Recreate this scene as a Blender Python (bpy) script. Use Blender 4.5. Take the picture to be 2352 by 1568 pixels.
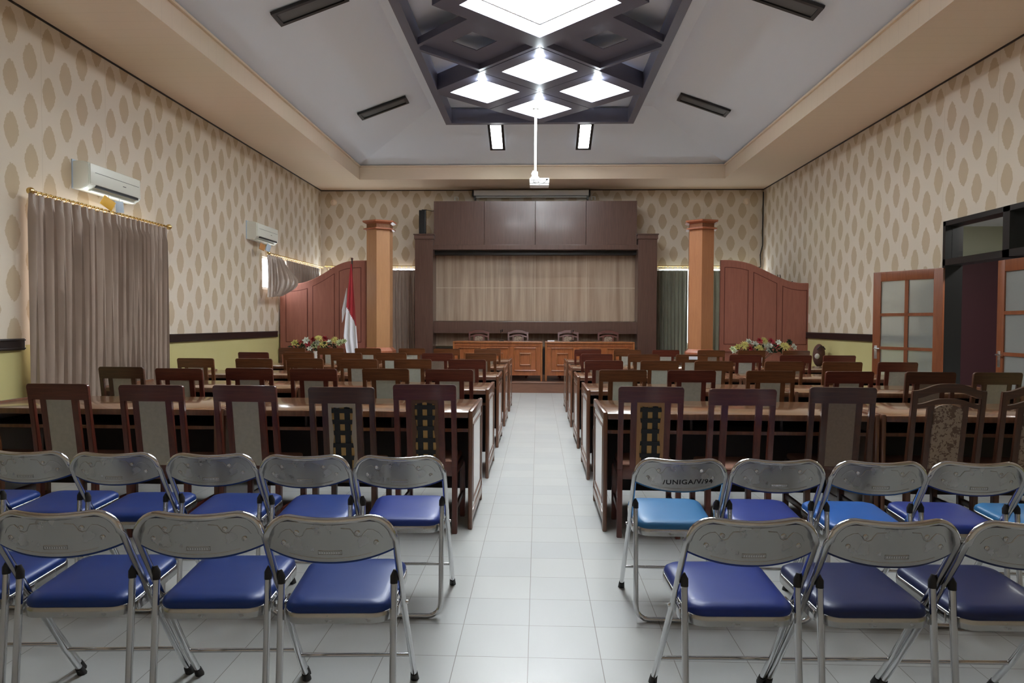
import bpy, bmesh, math, random
from mathutils import Vector, Matrix, Euler
random.seed(7)
for o in list(bpy.data.objects): bpy.data.objects.remove(o)
sc = bpy.context.scene
COL = sc.collection
PI = math.pi

# ------------------------------------------------------------------ camera
F = 1571.0; H = 1.387
yaw = math.atan(60/F); pitch = math.atan(42/F); roll = math.radians(0.25)
fwd = Vector((-math.sin(yaw)*math.cos(pitch), math.cos(yaw)*math.cos(pitch), -math.sin(pitch)))
rt = fwd.cross(Vector((0, 0, 1))).normalized(); up = rt.cross(fwd)
r2 = rt*math.cos(roll) + up*math.sin(roll); u2 = up*math.cos(roll) - rt*math.sin(roll)
cd = bpy.data.cameras.new('camera'); cam = bpy.data.objects.new('camera', cd); COL.objects.link(cam)
cam.matrix_world = Matrix(((r2.x, u2.x, -fwd.x, 0), (r2.y, u2.y, -fwd.y, 0), (r2.z, u2.z, -fwd.z, H), (0, 0, 0, 1)))
cd.sensor_width = 36; cd.lens = 36*F/2352; cd.clip_start = .05; cd.clip_end = 200
sc.camera = cam
# ------------------------------------------------------------------ view, world, light levels
sc.view_settings.view_transform = 'Standard'; sc.view_settings.look = 'None'
sc.view_settings.gamma = 1; sc.view_settings.use_curve_mapping = False
sc.view_settings.exposure = 0.0
SKY = 13.0            # daylight outside the curtained windows
GRID = 46.0          # white panes of the ceiling light grid
TUBE = 24.0           # two lit troffers near the stage
w = bpy.data.worlds.new('world'); sc.world = w; w.use_nodes = True
w.node_tree.nodes['Background'].inputs[0].default_value = (.86, .94, 1, 1)
w.node_tree.nodes['Background'].inputs[1].default_value = SKY
def area(name, loc, rot, sx, sy, energy, color, portal=False):
    l = bpy.data.lights.new(name, 'AREA'); l.shape = 'RECTANGLE'; l.size = sx; l.size_y = sy
    l.energy = energy; l.color = color; l.cycles.is_portal = portal
    o = bpy.data.objects.new(name, l); COL.objects.link(o); o.location = loc; o.rotation_euler = rot
    return o

# ------------------------------------------------------------------ materials
def s2l(c): return tuple(((x/12.92) if x <= .04045 else ((x+.055)/1.055)**2.4) for x in c)
def rgb(r, g, b): return s2l((r/255, g/255, b/255)) + (1,)
M = {}
def mat(name, color, rough=.5, metal=0, coat=0, spec=.5, sheen=0):
    m = bpy.data.materials.new(name); m.use_nodes = True
    b = m.node_tree.nodes['Principled BSDF']
    b.inputs['Base Color'].default_value = color; b.inputs['Roughness'].default_value = rough
    b.inputs['Metallic'].default_value = metal; b.inputs['Coat Weight'].default_value = coat
    b.inputs['Coat Roughness'].default_value = .12
    b.inputs['Specular IOR Level'].default_value = spec; b.inputs['Sheen Weight'].default_value = sheen
    M[name] = m
    return m
def N(m, t, **kw):
    n = m.node_tree.nodes.new(t)
    for k, v in kw.items(): setattr(n, k, v)
    return n
def L(m, a, b): m.node_tree.links.new(a, b)
def mathn(m, op, a, b=None, c=None):
    n = N(m, 'ShaderNodeMath', operation=op)
    for i, v in enumerate((a, b, c)):
        if v is None: continue
        if isinstance(v, (int, float)): n.inputs[i].default_value = v
        else: L(m, v, n.inputs[i])
    return n.outputs[0]
def mixc(m, fac, a, b):
    n = N(m, 'ShaderNodeMix', data_type='RGBA')
    if isinstance(fac, (int, float)): n.inputs[0].default_value = fac
    else: L(m, fac, n.inputs[0])
    for i, v in ((6, a), (7, b)):
        if isinstance(v, tuple): n.inputs[i].default_value = v
        else: L(m, v, n.inputs[i])
    return n.outputs[2]
def bsdf(m): return m.node_tree.nodes['Principled BSDF']
def wood(name, c1, c2, rough=.35, coat=.3, scale=(2, 30, 2), objvar=0):
    m = mat(name, c1, rough, 0, coat)
    tc = N(m, 'ShaderNodeTexCoord'); mp = N(m, 'ShaderNodeMapping'); mp.inputs['Scale'].default_value = scale
    L(m, tc.outputs['Object'], mp.inputs[0])
    nz = N(m, 'ShaderNodeTexNoise'); nz.inputs['Scale'].default_value = 1.5; nz.inputs['Detail'].default_value = 6
    nz.inputs['Roughness'].default_value = .6; nz.inputs['Distortion'].default_value = 1.2
    L(m, mp.outputs[0], nz.inputs['Vector'])
    cr = N(m, 'ShaderNodeValToRGB'); cr.color_ramp.elements[0].position = .35; cr.color_ramp.elements[1].position = .68
    cr.color_ramp.elements[0].color = c1; cr.color_ramp.elements[1].color = c2
    L(m, nz.outputs[0], cr.inputs[0]); L(m, cr.outputs[0], bsdf(m).inputs['Base Color'])
    return m
VG = (18, 18, 1.6)   # vertical grain
HG = (1.6, 18, 18)   # grain along x
wood('chair_wood_red', rgb(84, 38, 30), rgb(112, 56, 42), .3, .35, VG)
wood('chair_wood_brown', rgb(92, 54, 32), rgb(126, 78, 48), .3, .35, VG)
wood('chair_wood_dark', rgb(70, 42, 30), rgb(94, 58, 42), .32, .3, VG)
wood('rail_wood_red', rgb(84, 38, 30), rgb(112, 56, 42), .3, .35, HG)
wood('rail_wood_brown', rgb(92, 54, 32), rgb(126, 78, 48), .3, .35, HG)
wood('rail_wood_dark', rgb(70, 42, 30), rgb(94, 58, 42), .32, .3, HG)
wood('table_wood', rgb(98, 62, 44), rgb(124, 80, 56), .3, .4, VG)
wood('table_top', rgb(128, 92, 66), rgb(146, 108, 80), .16, .6, HG)
wood('desk_wood', rgb(140, 82, 44), rgb(172, 108, 60), .3, .35, VG)
wood('desk_panel', rgb(150, 86, 50), rgb(176, 104, 60), .3, .3, VG)
wood('partition_wood', rgb(150, 92, 77), rgb(162, 102, 86), .55, .1, VG)
wood('pillar_wood_light', rgb(182, 132, 92), rgb(192, 142, 98), .4, .3, VG)
wood('pillar_wood_warm', rgb(176, 116, 78), rgb(186, 126, 86), .4, .3, VG)
wood('pillar_wood', rgb(160, 94, 66), rgb(178, 108, 76), .4, .3, VG)
wood('dark_panel', rgb(94, 70, 62), rgb(110, 82, 72), .28, .25, (30, 30, 1.2))
wood('door_wood', rgb(120, 64, 36), rgb(134, 76, 44), .4, .2, VG)
wood('dais_wood', rgb(120, 82, 64), rgb(134, 92, 72), .4, .2, HG)
mat('groove', rgb(96, 44, 34), .7)
mat('dark_board', rgb(44, 34, 32), .55)
mat('wood_sheen_pale', rgb(196, 186, 176), .12, coat=.6)  # table end panels: floor reflection in dark lacquered wood, painted as pale colour
mat('chrome', (.62, .62, .63, 1), .12, 1)
mat('chrome_plate', (.50, .50, .50, 1), .2, 1)
mat('rubber', rgb(38, 36, 36), .7)
mat('black', rgb(22, 22, 24), .5)
mat('frame_black', rgb(30, 29, 30), .35)
mat('white', rgb(232, 234, 232), .4)
mat('ac_white', rgb(232, 234, 224), .35)
mat('ceramic', rgb(230, 230, 228), .25)
mat('brass', (.75, .56, .24, 1), .22, 1)
mat('grid_dark', rgb(98, 98, 116), .4)
mat('soffit', rgb(212, 192, 160), .7)
mat('ceiling_paint', rgb(230, 237, 248), .8)
mat('troffer_off', rgb(96, 97, 98), .5)
mat('silver', (.7, .72, .74, 1), .3, 1)
mat('screen_case', rgb(236, 238, 240), .4)
mat('trim_black', rgb(34, 26, 26), .35)
mat('flag_red', rgb(168, 30, 42), .7, sheen=.3)
mat('flag_white', rgb(236, 234, 240), .7, sheen=.3)
mat('sachet_yellow', rgb(240, 186, 66), .5)
mat('sachet_grey', rgb(190, 206, 222), .4)
mat('sachet_orange', rgb(196, 140, 84), .5)
mat('petal_yellow', rgb(226, 220, 140), .7)
mat('petal_white', rgb(232, 236, 226), .7)
mat('petal_pink', rgb(190, 62, 78), .7)
mat('petal_green', rgb(196, 206, 160), .7)
mat('leaf', rgb(52, 72, 52), .6)
mat('bag_brown', rgb(84, 52, 44), .8)
mat('cloth_pale', rgb(200, 192, 186), .9)
mat('foam_tan', rgb(200, 160, 100), .9)
mat('webbing', rgb(36, 37, 38), .8)
mat('border_pale', rgb(170, 156, 138), .9)
mat('border_tan', rgb(164, 122, 84), .9)
mat('border_brown', rgb(98, 70, 54), .9)
mat('seat_fabric', rgb(136, 100, 84), .9)
mat('hall_wall', rgb(176, 180, 160), .9)
mat('purple_door', rgb(74, 46, 52), .4)
mat('paper', rgb(236, 238, 244), .8)
mat('joint_pale', rgb(206, 192, 170), .5)
mat('ink', rgb(24, 24, 26), .6)
mat('board_light', rgb(190, 178, 150), .3)
def speckle(name, c1, c2, sc_=60, rough=.9):
    m = mat(name, c1, rough)
    tc = N(m, 'ShaderNodeTexCoord'); nz = N(m, 'ShaderNodeTexNoise'); nz.inputs['Scale'].default_value = sc_
    L(m, tc.outputs['Object'], nz.inputs['Vector'])
    L(m, mixc(m, nz.outputs[0], c1, c2), bsdf(m).inputs['Base Color']); return m
speckle('panel_grey', rgb(166, 160, 148), rgb(190, 184, 170), 40)
speckle('panel_green', rgb(176, 178, 164), rgb(196, 196, 182), 40)
speckle('panel_brown', rgb(126, 108, 94), rgb(146, 128, 112), 60)
def vinyl(name, c):
    m = mat(name, c, .45, coat=.06, spec=.4)
    tc = N(m, 'ShaderNodeTexCoord'); nz = N(m, 'ShaderNodeTexNoise'); nz.inputs['Scale'].default_value = 300
    L(m, tc.outputs['Object'], nz.inputs['Vector'])
    bp = N(m, 'ShaderNodeBump'); bp.inputs['Strength'].default_value = .08; bp.inputs['Distance'].default_value = .001
    L(m, nz.outputs[0], bp.inputs['Height']); L(m, bp.outputs[0], bsdf(m).inputs['Normal']); return m
vinyl('vinyl_blue', rgb(10, 48, 118)); vinyl('vinyl_navy', rgb(26, 38, 84)); vinyl('vinyl_light', rgb(44, 108, 158))
vinyl('vinyl_royal', rgb(22, 48, 128)); vinyl('vinyl_sky', rgb(30, 90, 166))
def emis(name, c, s):
    m = bpy.data.materials.new(name); m.use_nodes = True; nt = m.node_tree
    nt.nodes.remove(nt.nodes['Principled BSDF'])
    e = nt.nodes.new('ShaderNodeEmission'); e.inputs[0].default_value = c; e.inputs[1].default_value = s
    nt.links.new(e.outputs[0], nt.nodes['Material Output'].inputs[0]); M[name] = m
emis('lit_pane', (.93, .98, 1, 1), GRID); emis('lit_tube', (.95, .99, 1, 1), TUBE); emis('lit_bulb', (.85, .95, 1, 1), 160.0)
# rough textured plate on the chair backs
def plate_mat():
    m = M['chrome_plate']; tc = N(m, 'ShaderNodeTexCoord'); nz = N(m, 'ShaderNodeTexNoise')
    nz.inputs['Scale'].default_value = 14; nz.inputs['Detail'].default_value = 4
    L(m, tc.outputs['Object'], nz.inputs['Vector'])
    L(m, mathn(m, 'MULTIPLY_ADD', nz.outputs[0], .12, .2), bsdf(m).inputs['Roughness'])
    bp = N(m, 'ShaderNodeBump'); bp.inputs['Strength'].default_value = .14; bp.inputs['Distance'].default_value = .012
    n2 = N(m, 'ShaderNodeTexNoise'); n2.inputs['Scale'].default_value = 6; L(m, tc.outputs['Object'], n2.inputs['Vector'])
    L(m, n2.outputs[0], bp.inputs['Height']); L(m, bp.outputs[0], bsdf(m).inputs['Normal'])
plate_mat()
# curtain satin
def curtain_mat(name, c):
    m = mat(name, c, .36, sheen=.3, spec=.6)
    tc = N(m, 'ShaderNodeTexCoord'); nz = N(m, 'ShaderNodeTexNoise'); nz.inputs['Scale'].default_value = 3
    L(m, tc.outputs['Object'], nz.inputs['Vector'])
    d = tuple(x*.72 for x in c[:3]) + (1,)
    L(m, mixc(m, nz.outputs[0], c, d), bsdf(m).inputs['Base Color'])
curtain_mat('curtain_taupe', rgb(176, 156, 142)); curtain_mat('curtain_green', rgb(156, 158, 138))
# wallpaper with staggered pointed ovals above painted dado
def wallpaper(name, axis, dado=True, z0=0.0, u0=0.0):
    m = mat(name, rgb(206, 190, 166), .75, spec=.3)
    g = N(m, 'ShaderNodeNewGeometry'); sp = N(m, 'ShaderNodeSeparateXYZ'); L(m, g.outputs['Position'], sp.inputs[0])
    u = sp.outputs[axis]; z = sp.outputs[2]
    PU, PZ = .52, .50
    def oval(du, dz):
        a = mathn(m, 'ADD', u, u0 + du); a = mathn(m, 'DIVIDE', a, PU); a = mathn(m, 'FRACT', a)
        a = mathn(m, 'SUBTRACT', a, .5); a = mathn(m, 'ABSOLUTE', a); a = mathn(m, 'MULTIPLY', a, PU/.10)
        b = mathn(m, 'ADD', z, z0 + dz); b = mathn(m, 'DIVIDE', b, PZ); b = mathn(m, 'FRACT', b)
        b = mathn(m, 'SUBTRACT', b, .5); b = mathn(m, 'ABSOLUTE', b); b = mathn(m, 'MULTIPLY', b, PZ/.18)
        q = mathn(m, 'ADD', mathn(m, 'POWER', a, 1.8), mathn(m, 'POWER', b, 1.3))
        return mathn(m, 'SUBTRACT', 1.0, q)
    q = mathn(m, 'MAXIMUM', oval(0, 0), oval(PU/2, PZ/2))
    nz = N(m, 'ShaderNodeTexNoise'); nz.inputs['Scale'].default_value = 34; nz.inputs['Detail'].default_value = 3
    L(m, g.outputs['Position'], nz.inputs['Vector'])
    q = mathn(m, 'ADD', q, mathn(m, 'MULTIPLY', mathn(m, 'SUBTRACT', nz.outputs[0], .5), .55))
    k = mathn(m, 'MULTIPLY', q, 14.0); k = mathn(m, 'MINIMUM', mathn(m, 'MAXIMUM', k, 0.0), 1.0)
    k = mathn(m, 'MULTIPLY', k, .85)
    n2 = N(m, 'ShaderNodeTexNoise'); n2.inputs['Scale'].default_value = .9; L(m, g.outputs['Position'], n2.inputs['Vector'])
    base = mixc(m, n2.outputs[0], rgb(222, 210, 198), rgb(214, 202, 180))
    ov = mixc(m, n2.outputs[0], rgb(194, 170, 146), rgb(186, 170, 136))
    col = mixc(m, k, base, ov)
    sm = mathn(m, 'FRACT', mathn(m, 'DIVIDE', mathn(m, 'ADD', u, .37), 1.04)); sm = mathn(m, 'LESS_THAN', sm, .004)
    col = mixc(m, mathn(m, 'MULTIPLY', sm, .35), col, rgb(150, 130, 105))
    if dado:
        n3 = N(m, 'ShaderNodeTexNoise'); n3.inputs['Scale'].default_value = 1.3; L(m, g.outputs['Position'], n3.inputs['Vector'])
        dd = mixc(m, n3.outputs[0], rgb(194, 184, 124), rgb(204, 194, 142))
        col = mixc(m, mathn(m, 'LESS_THAN', z, 1.15), col, dd)
    L(m, col, bsdf(m).inputs['Base Color'])
wallpaper('wallpaper_side', 1); wallpaper('wallpaper_back', 0, False)
# floor tiles, 30 cm
def floor_mat():
    m = mat('floor_tile', rgb(226, 228, 226), .16, coat=0, spec=.42)
    g = N(m, 'ShaderNodeNewGeometry'); sp = N(m, 'ShaderNodeSeparateXYZ'); L(m, g.outputs['Position'], sp.inputs[0])
    def line(s, off):
        a = mathn(m, 'FRACT', mathn(m, 'DIVIDE', mathn(m, 'ADD', s, 30 - off), .3011))
        return mathn(m, 'LESS_THAN', a, .0105)
    k = mathn(m, 'MAXIMUM', line(sp.outputs[0], .158 - .0016 - .3*100 + 99.63*.3011), line(sp.outputs[1], 2.696 - .0016 - .3*100 + 99.63*.3011))
    def cell(s, off): return mathn(m, 'FLOOR', mathn(m, 'DIVIDE', mathn(m, 'ADD', s, 30 - off), .3011))
    cb = N(m, 'ShaderNodeCombineXYZ'); L(m, cell(sp.outputs[0], .158), cb.inputs[0]); L(m, cell(sp.outputs[1], 2.696), cb.inputs[1])
    wn = N(m, 'ShaderNodeTexWhiteNoise'); L(m, cb.outputs[0], wn.inputs[0])
    c = mixc(m, wn.outputs[0], rgb(172, 174, 174), rgb(180, 181, 179))
    n = N(m, 'ShaderNodeTexNoise'); n.inputs['Scale'].default_value = 2.2; n.inputs['Detail'].default_value = 5
    L(m, g.outputs['Position'], n.inputs['Vector'])
    L(m, mixc(m, k, c, rgb(118, 112, 106)), bsdf(m).inputs['Base Color'])
    L(m, mathn(m, 'MULTIPLY_ADD', n.outputs[0], .16, .24), bsdf(m).inputs['Roughness'])
floor_mat()
# travertine-look veneer on the stage wall
def veneer():
    m = mat('veneer', rgb(170, 150, 130), .5)
    g = N(m, 'ShaderNodeNewGeometry'); mp = N(m, 'ShaderNodeMapping'); mp.inputs['Scale'].default_value = (5, 1, .22)
    L(m, g.outputs['Position'], mp.inputs[0])
    nz = N(m, 'ShaderNodeTexNoise'); nz.inputs['Scale'].default_value = 1.6; nz.inputs['Detail'].default_value = 5; nz.inputs['Roughness'].default_value = .65
    L(m, mp.outputs[0], nz.inputs['Vector'])
    cr = N(m, 'ShaderNodeValToRGB'); e = cr.color_ramp.elements; e[0].position = .34; e[0].color = rgb(136, 118, 104); e[1].position = .66; e[1].color = rgb(196, 180, 160)
    L(m, nz.outputs[0], cr.inputs[0])
    n2 = N(m, 'ShaderNodeTexNoise'); n2.inputs['Scale'].default_value = .8; L(m, g.outputs['Position'], n2.inputs['Vector'])
    L(m, mixc(m, mathn(m, 'MULTIPLY', n2.outputs[0], .5), cr.outputs[0], rgb(190, 152, 118)), bsdf(m).inputs['Base Color'])
veneer()
# floral upholstery
def floral():
    m = mat('floral', rgb(150, 132, 116), .9)
    tc = N(m, 'ShaderNodeTexCoord')
    v = N(m, 'ShaderNodeTexVoronoi'); v.inputs['Scale'].default_value = 9; v.inputs['Randomness'].default_value = .55
    L(m, tc.outputs['Object'], v.inputs['Vector'])
    nz = N(m, 'ShaderNodeTexNoise'); nz.inputs['Scale'].default_value = 48; nz.inputs['Detail'].default_value = 2; nz.inputs['Distortion'].default_value = 1
    L(m, tc.outputs['Object'], nz.inputs['Vector'])
    big = mathn(m, 'LESS_THAN', v.outputs['Distance'], .33)
    thr = mathn(m, 'MULTIPLY_ADD', big, -.12, .56)
    k = mathn(m, 'GREATER_THAN', nz.outputs[0], thr)
    L(m, mixc(m, mathn(m, 'MULTIPLY', k, .8), rgb(162, 142, 124), rgb(92, 66, 54)), bsdf(m).inputs['Base Color'])
floral()
# frosted and clear glass
def glass(name, col, rough, alpha):
    m = mat(name, col, rough)
    bsdf(m).inputs['Transmission Weight'].default_value = alpha; bsdf(m).inputs['IOR'].default_value = 1.2
glass('frosted', rgb(206, 210, 206), .35, .75)
def clear():
    m = bpy.data.materials.new('clear_glass'); m.use_nodes = True; nt = m.node_tree
    nt.nodes.remove(nt.nodes['Principled BSDF'])
    t = nt.nodes.new('ShaderNodeBsdfTransparent'); g = nt.nodes.new('ShaderNodeBsdfGlossy'); g.inputs['Roughness'].default_value = .03
    x = nt.nodes.new('ShaderNodeMixShader');     x.inputs[0].default_value = .06; nt.links.new(t.outputs[0], x.inputs[1]); nt.links.new(g.outputs[0], x.inputs[2])
    nt.links.new(x.outputs[0], nt.nodes['Material Output'].inputs[0]); M['clear_glass'] = m
clear()
def soffit_mat():   # boarded soffit: faint joints across its width
    m = M['soffit']; g = N(m, 'ShaderNodeNewGeometry'); sp = N(m, 'ShaderNodeSeparateXYZ'); L(m, g.outputs['Position'], sp.inputs[0])
    a = mathn(m, 'LESS_THAN', mathn(m, 'FRACT', mathn(m, 'DIVIDE', sp.outputs[1], .2)), .03)
    n2 = N(m, 'ShaderNodeTexNoise'); n2.inputs['Scale'].default_value = .5; L(m, g.outputs['Position'], n2.inputs['Vector'])
    c = mixc(m, n2.outputs[0], rgb(236, 210, 190), rgb(228, 214, 186))
    L(m, mixc(m, mathn(m, 'MULTIPLY', a, .12), c, rgb(120, 96, 70)), bsdf(m).inputs['Base Color'])
soffit_mat()

# ------------------------------------------------------------------ mesh building
class MB:
    def __init__(s): s.bm = bmesh.new()
    def box(s, x0, x1, y0, y1, z0, z1, bev=0, seg=2):
        r = bmesh.ops.create_cube(s.bm, size=1); v = r['verts']
        for q in v: q.co = Vector(((x0+x1)/2 + q.co.x*(x1-x0), (y0+y1)/2 + q.co.y*(y1-y0), (z0+z1)/2 + q.co.z*(z1-z0)))
        if bev:
            ed = list({e for q in v for e in q.link_edges})
            bmesh.ops.bevel(s.bm, geom=ed, offset=bev, segments=seg, affect='EDGES', profile=.5)
        return s
    def hexa(s, pts, bev=0):            # bottom 4 (ccw) then top 4
        v = [s.bm.verts.new(p) for p in pts]
        for f in ((3, 2, 1, 0), (4, 5, 6, 7), (0, 1, 5, 4), (1, 2, 6, 5), (2, 3, 7, 6), (3, 0, 4, 7)): s.bm.faces.new([v[i] for i in f])
        if bev:
            ed = list({e for q in v for e in q.link_edges})
            bmesh.ops.bevel(s.bm, geom=ed, offset=bev, segments=2, affect='EDGES')
        return s
    def bar(s, p0, p1, wx, wy, bev=.003):    # post between two points, section in x/y
        a, b = Vector(p0), Vector(p1); hx, hy = wx/2, wy/2
        return s.hexa([a+Vector((i, j, 0)) for i, j in ((-hx, -hy), (hx, -hy), (hx, hy), (-hx, hy))] +
                      [b+Vector((i, j, 0)) for i, j in ((-hx, -hy), (hx, -hy), (hx, hy), (-hx, hy))], bev)
    def prism(s, pts, y0, y1, bev=0):   # outline in x,z extruded along y
        a = [s.bm.verts.new((x, y0, z)) for x, z in pts]; b = [s.bm.verts.new((x, y1, z)) for x, z in pts]
        n = len(pts); f1 = s.bm.faces.new(a); f2 = s.bm.faces.new(b[::-1])
        for i in range(n): s.bm.faces.new([a[(i+1) % n], a[i], b[i], b[(i+1) % n]])
        if bev:
            ed = list({e for f in (f1, f2) for e in f.edges})
            bmesh.ops.bevel(s.bm, geom=ed, offset=bev, segments=2, affect='EDGES')
        return s
    def tube(s, path, r, n=10, closed=False, cap=True, radii=None):
        P = [Vector(p) for p in path]; rings = []; nrm = None; m = len(P)
        for i, p in enumerate(P):
            if closed: t = (P[(i+1) % m] - P[i-1]).normalized()
            else: t = (P[min(i+1, m-1)] - P[max(i-1, 0)]).normalized()
            if nrm is None:
                nrm = t.cross(Vector((0, 0, 1)))
                if nrm.length < .1: nrm = t.cross(Vector((0, 1, 0)))
                nrm.normalize()
            else: nrm = (nrm - t*nrm.dot(t)).normalized()
            bn = t.cross(nrm); rr = radii[i] if radii else r
            rings.append([s.bm.verts.new(p + (nrm*math.cos(2*PI*k/n) + bn*math.sin(2*PI*k/n))*rr) for k in range(n)])
        for i in range(m if closed else m-1):
            A, B = rings[i], rings[(i+1) % m]
            for k in range(n): s.bm.faces.new([A[k], A[(k+1) % n], B[(k+1) % n], B[k]])
        if cap and not closed: s.bm.faces.new(rings[0][::-1]); s.bm.faces.new(rings[-1])
        return s
    def lathe(s, prof, n=20, c=(0, 0), rot=0):    # profile of (r,z)
        rings = [[s.bm.verts.new((c[0]+r*math.cos(2*PI*k/n+rot), c[1]+r*math.sin(2*PI*k/n+rot), z)) for k in range(n)] for r, z in prof]
        for A, B in zip(rings, rings[1:]):
            for k in range(n): s.bm.faces.new([A[k], A[(k+1) % n], B[(k+1) % n], B[k]])
        s.bm.faces.new(rings[0][::-1]); s.bm.faces.new(rings[-1]); return s
    def ball(s, c, r, sx=1, sy=1, sz=1, sub=2):
        q = bmesh.ops.create_icosphere(s.bm, subdivisions=sub, radius=r)
        for v in q['verts']: v.co = Vector((c[0]+v.co.x*sx, c[1]+v.co.y*sy, c[2]+v.co.z*sz))
        return s
    def grid(s, fn, nu, nv, thick=0):
        g = [[s.bm.verts.new(fn(i/nu, j/nv)) for j in range(nv+1)] for i in range(nu+1)]
        for i in range(nu):
            for j in range(nv): s.bm.faces.new([g[i][j], g[i+1][j], g[i+1][j+1], g[i][j+1]])
        if thick:
            s.bm.normal_update()
            h = [[s.bm.verts.new(q.co + q.normal*thick) for q in r] for r in g]
            for i in range(nu):
                for j in range(nv): s.bm.faces.new([h[i][j], h[i][j+1], h[i+1][j+1], h[i+1][j]])
                for j in (0, nv): s.bm.faces.new([g[i][j], g[i+1][j], h[i+1][j], h[i][j]])
            for j in range(nv):
                for i in (0, nu): s.bm.faces.new([g[i][j], g[i][j+1], h[i][j+1], h[i][j]])
        return s
    def xf(s, mtx): bmesh.ops.transform(s.bm, matrix=mtx, verts=s.bm.verts); return s
    def mesh(s, name, m, smooth=False):
        bmesh.ops.recalc_face_normals(s.bm, faces=s.bm.faces)
        me = bpy.data.meshes.new(name); s.bm.to_mesh(me); s.bm.free()
        me.materials.append(M[m] if isinstance(m, str) else m)
        if smooth:
            for p in me.polygons: p.use_smooth = True
            try: me.set_sharp_from_angle(angle=math.radians(smooth if smooth > 1 else 40))
            except Exception: pass
        return me
CACHE = {}
def lib(key, fn):
    if key not in CACHE: CACHE[key] = fn()
    return CACHE[key]
def put(name, me, parent=None, loc=(0, 0, 0), rot=(0, 0, 0), scale=None):
    o = bpy.data.objects.new(name, me); COL.objects.link(o); o.location = loc; o.rotation_euler = rot
    if scale: o.scale = scale
    if parent: o.parent = parent
    return o
def thing(name, label, cat, loc=(0, 0, 0), rz=0, group=None):
    o = bpy.data.objects.new(name, None); COL.objects.link(o); o.empty_display_size = .1
    o.location = loc; o.rotation_euler = (0, 0, rz); return tag(o, label, cat, group)
def tag(o, label, cat, group=None):
    o['label'] = label; o['category'] = cat
    if group: o['group'] = group
    return o
def struct(name, mb, m, parent=None, smooth=False):
    o = put(name, mb.mesh(name, m, smooth), parent)
    if parent is None: o['kind'] = 'structure'
    return o
def copy_tree(src, parent=None):
    c = src.copy(); COL.objects.link(c)
    if parent: c.parent = parent
    for ch in src.children: copy_tree(ch, c)
    return c

# ------------------------------------------------------------------ room
WL, WR, YB, YN, ZS = -5.12, 5.16, 16.0, -.75, 4.49
struct('floor', MB().box(WL-.1, WR+.1, YN-.1, YB+.1, -.1, 0), 'floor_tile')
def wall_with_holes(axis, pos, thick, a0, a1, z0, z1, holes):
    mb = MB(); cuts = sorted({a0, a1} | {h[0] for h in holes} | {h[1] for h in holes})
    for p, q in zip(cuts, cuts[1:]):
        zs = [(z0, z1)]
        for h in holes:
            if h[0] <= p and q <= h[1]:
                zs = [t for (lo, hi) in zs for t in ((lo, h[2]), (h[3], hi)) if t[1]-t[0] > 1e-4]
        for lo, hi in zs:
            if axis == 'x': mb.box(min(pos, pos+thick), max(pos, pos+thick), p, q, lo, hi)
            else: mb.box(p, q, min(pos, pos+thick), max(pos, pos+thick), lo, hi)
    bmesh.ops.remove_doubles(mb.bm, verts=mb.bm.verts, dist=1e-5)
    return mb
W1 = (6.72, 8.85, .9, 2.61); W2 = (12.53, 15.5, 2.0, 2.61)
B1 = (-4.95, -2.82, .9, 2.66); B2 = (2.75, 4.9, .9, 2.66)
DOOR = (6.75, 8.94, 0, 2.70)
struct('wall_left', wall_with_holes('x', WL, -.18, YN-.1, YB+.18, 0, ZS+.1, [W1, W2]), 'wallpaper_side')
struct('wall_right', wall_with_holes('x', WR, .18, YN-.1, YB+.18, 0, ZS+.1, [DOOR]), 'wallpaper_side')
struct('wall_back', wall_with_holes('y', YB, .18, WL, WR, 0, ZS+.1, [B1, B2]), 'wallpaper_back')
struct('wall_front', MB().box(WL, WR, YN-.1, YN, 0, ZS+.1), 'wallpaper_back')
# windows (frames and clear panes) behind the curtains
def window(n, axis, pos, a0, a1, z0, z1):
    w_ = bpy.data.objects.new('window_%d' % n, None); COL.objects.link(w_); w_['kind'] = 'structure'
    t = .05; fr = MB(); gl = MB(); mid = (a0+a1)/2
    def bx(mb, p, q, lo, hi, d0, d1):
        if axis == 'x': mb.box(pos+d0, pos+d1, p, q, lo, hi)
        else: mb.box(p, q, pos+d0, pos+d1, lo, hi)
    for p, q, lo, hi in ((a0, a0+t, z0, z1), (a1-t, a1, z0, z1), (mid-t/2, mid+t/2, z0, z1), (a0, a1, z0, z0+t), (a0, a1, z1-.02, z1)):
        bx(fr, p, q, lo, hi, -.03, .03)
    bx(gl, a0+t, a1-t, z0+t, z1-.02, -.004, .004)
    put('window_frame', fr.mesh('window_frame', 'white'), w_); put('pane', gl.mesh('pane', 'clear_glass'), w_)
window(1, 'x', WL-.09, *W1); window(2, 'x', WL-.09, *W2); window(3, 'y', YB+.09, *B1); window(4, 'y', YB+.09, *B2)
for (a0, a1, z0, z1), ax in ((W1, 'x'), (W2, 'x'), (B1, 'y'), (B2, 'y')):
    c = ((a0+a1)/2, (z0+z1)/2)
    if ax == 'x': area('window_portal', (WL-.17, c[0], c[1]), (0, -PI/2, 0), z1-z0, a1-a0, 1, (1, 1, 1), True)
    else: area('window_portal', (c[0], YB+.17, c[1]), (-PI/2, 0, 0), a1-a0, z1-z0, 1, (1, 1, 1), True)
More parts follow.
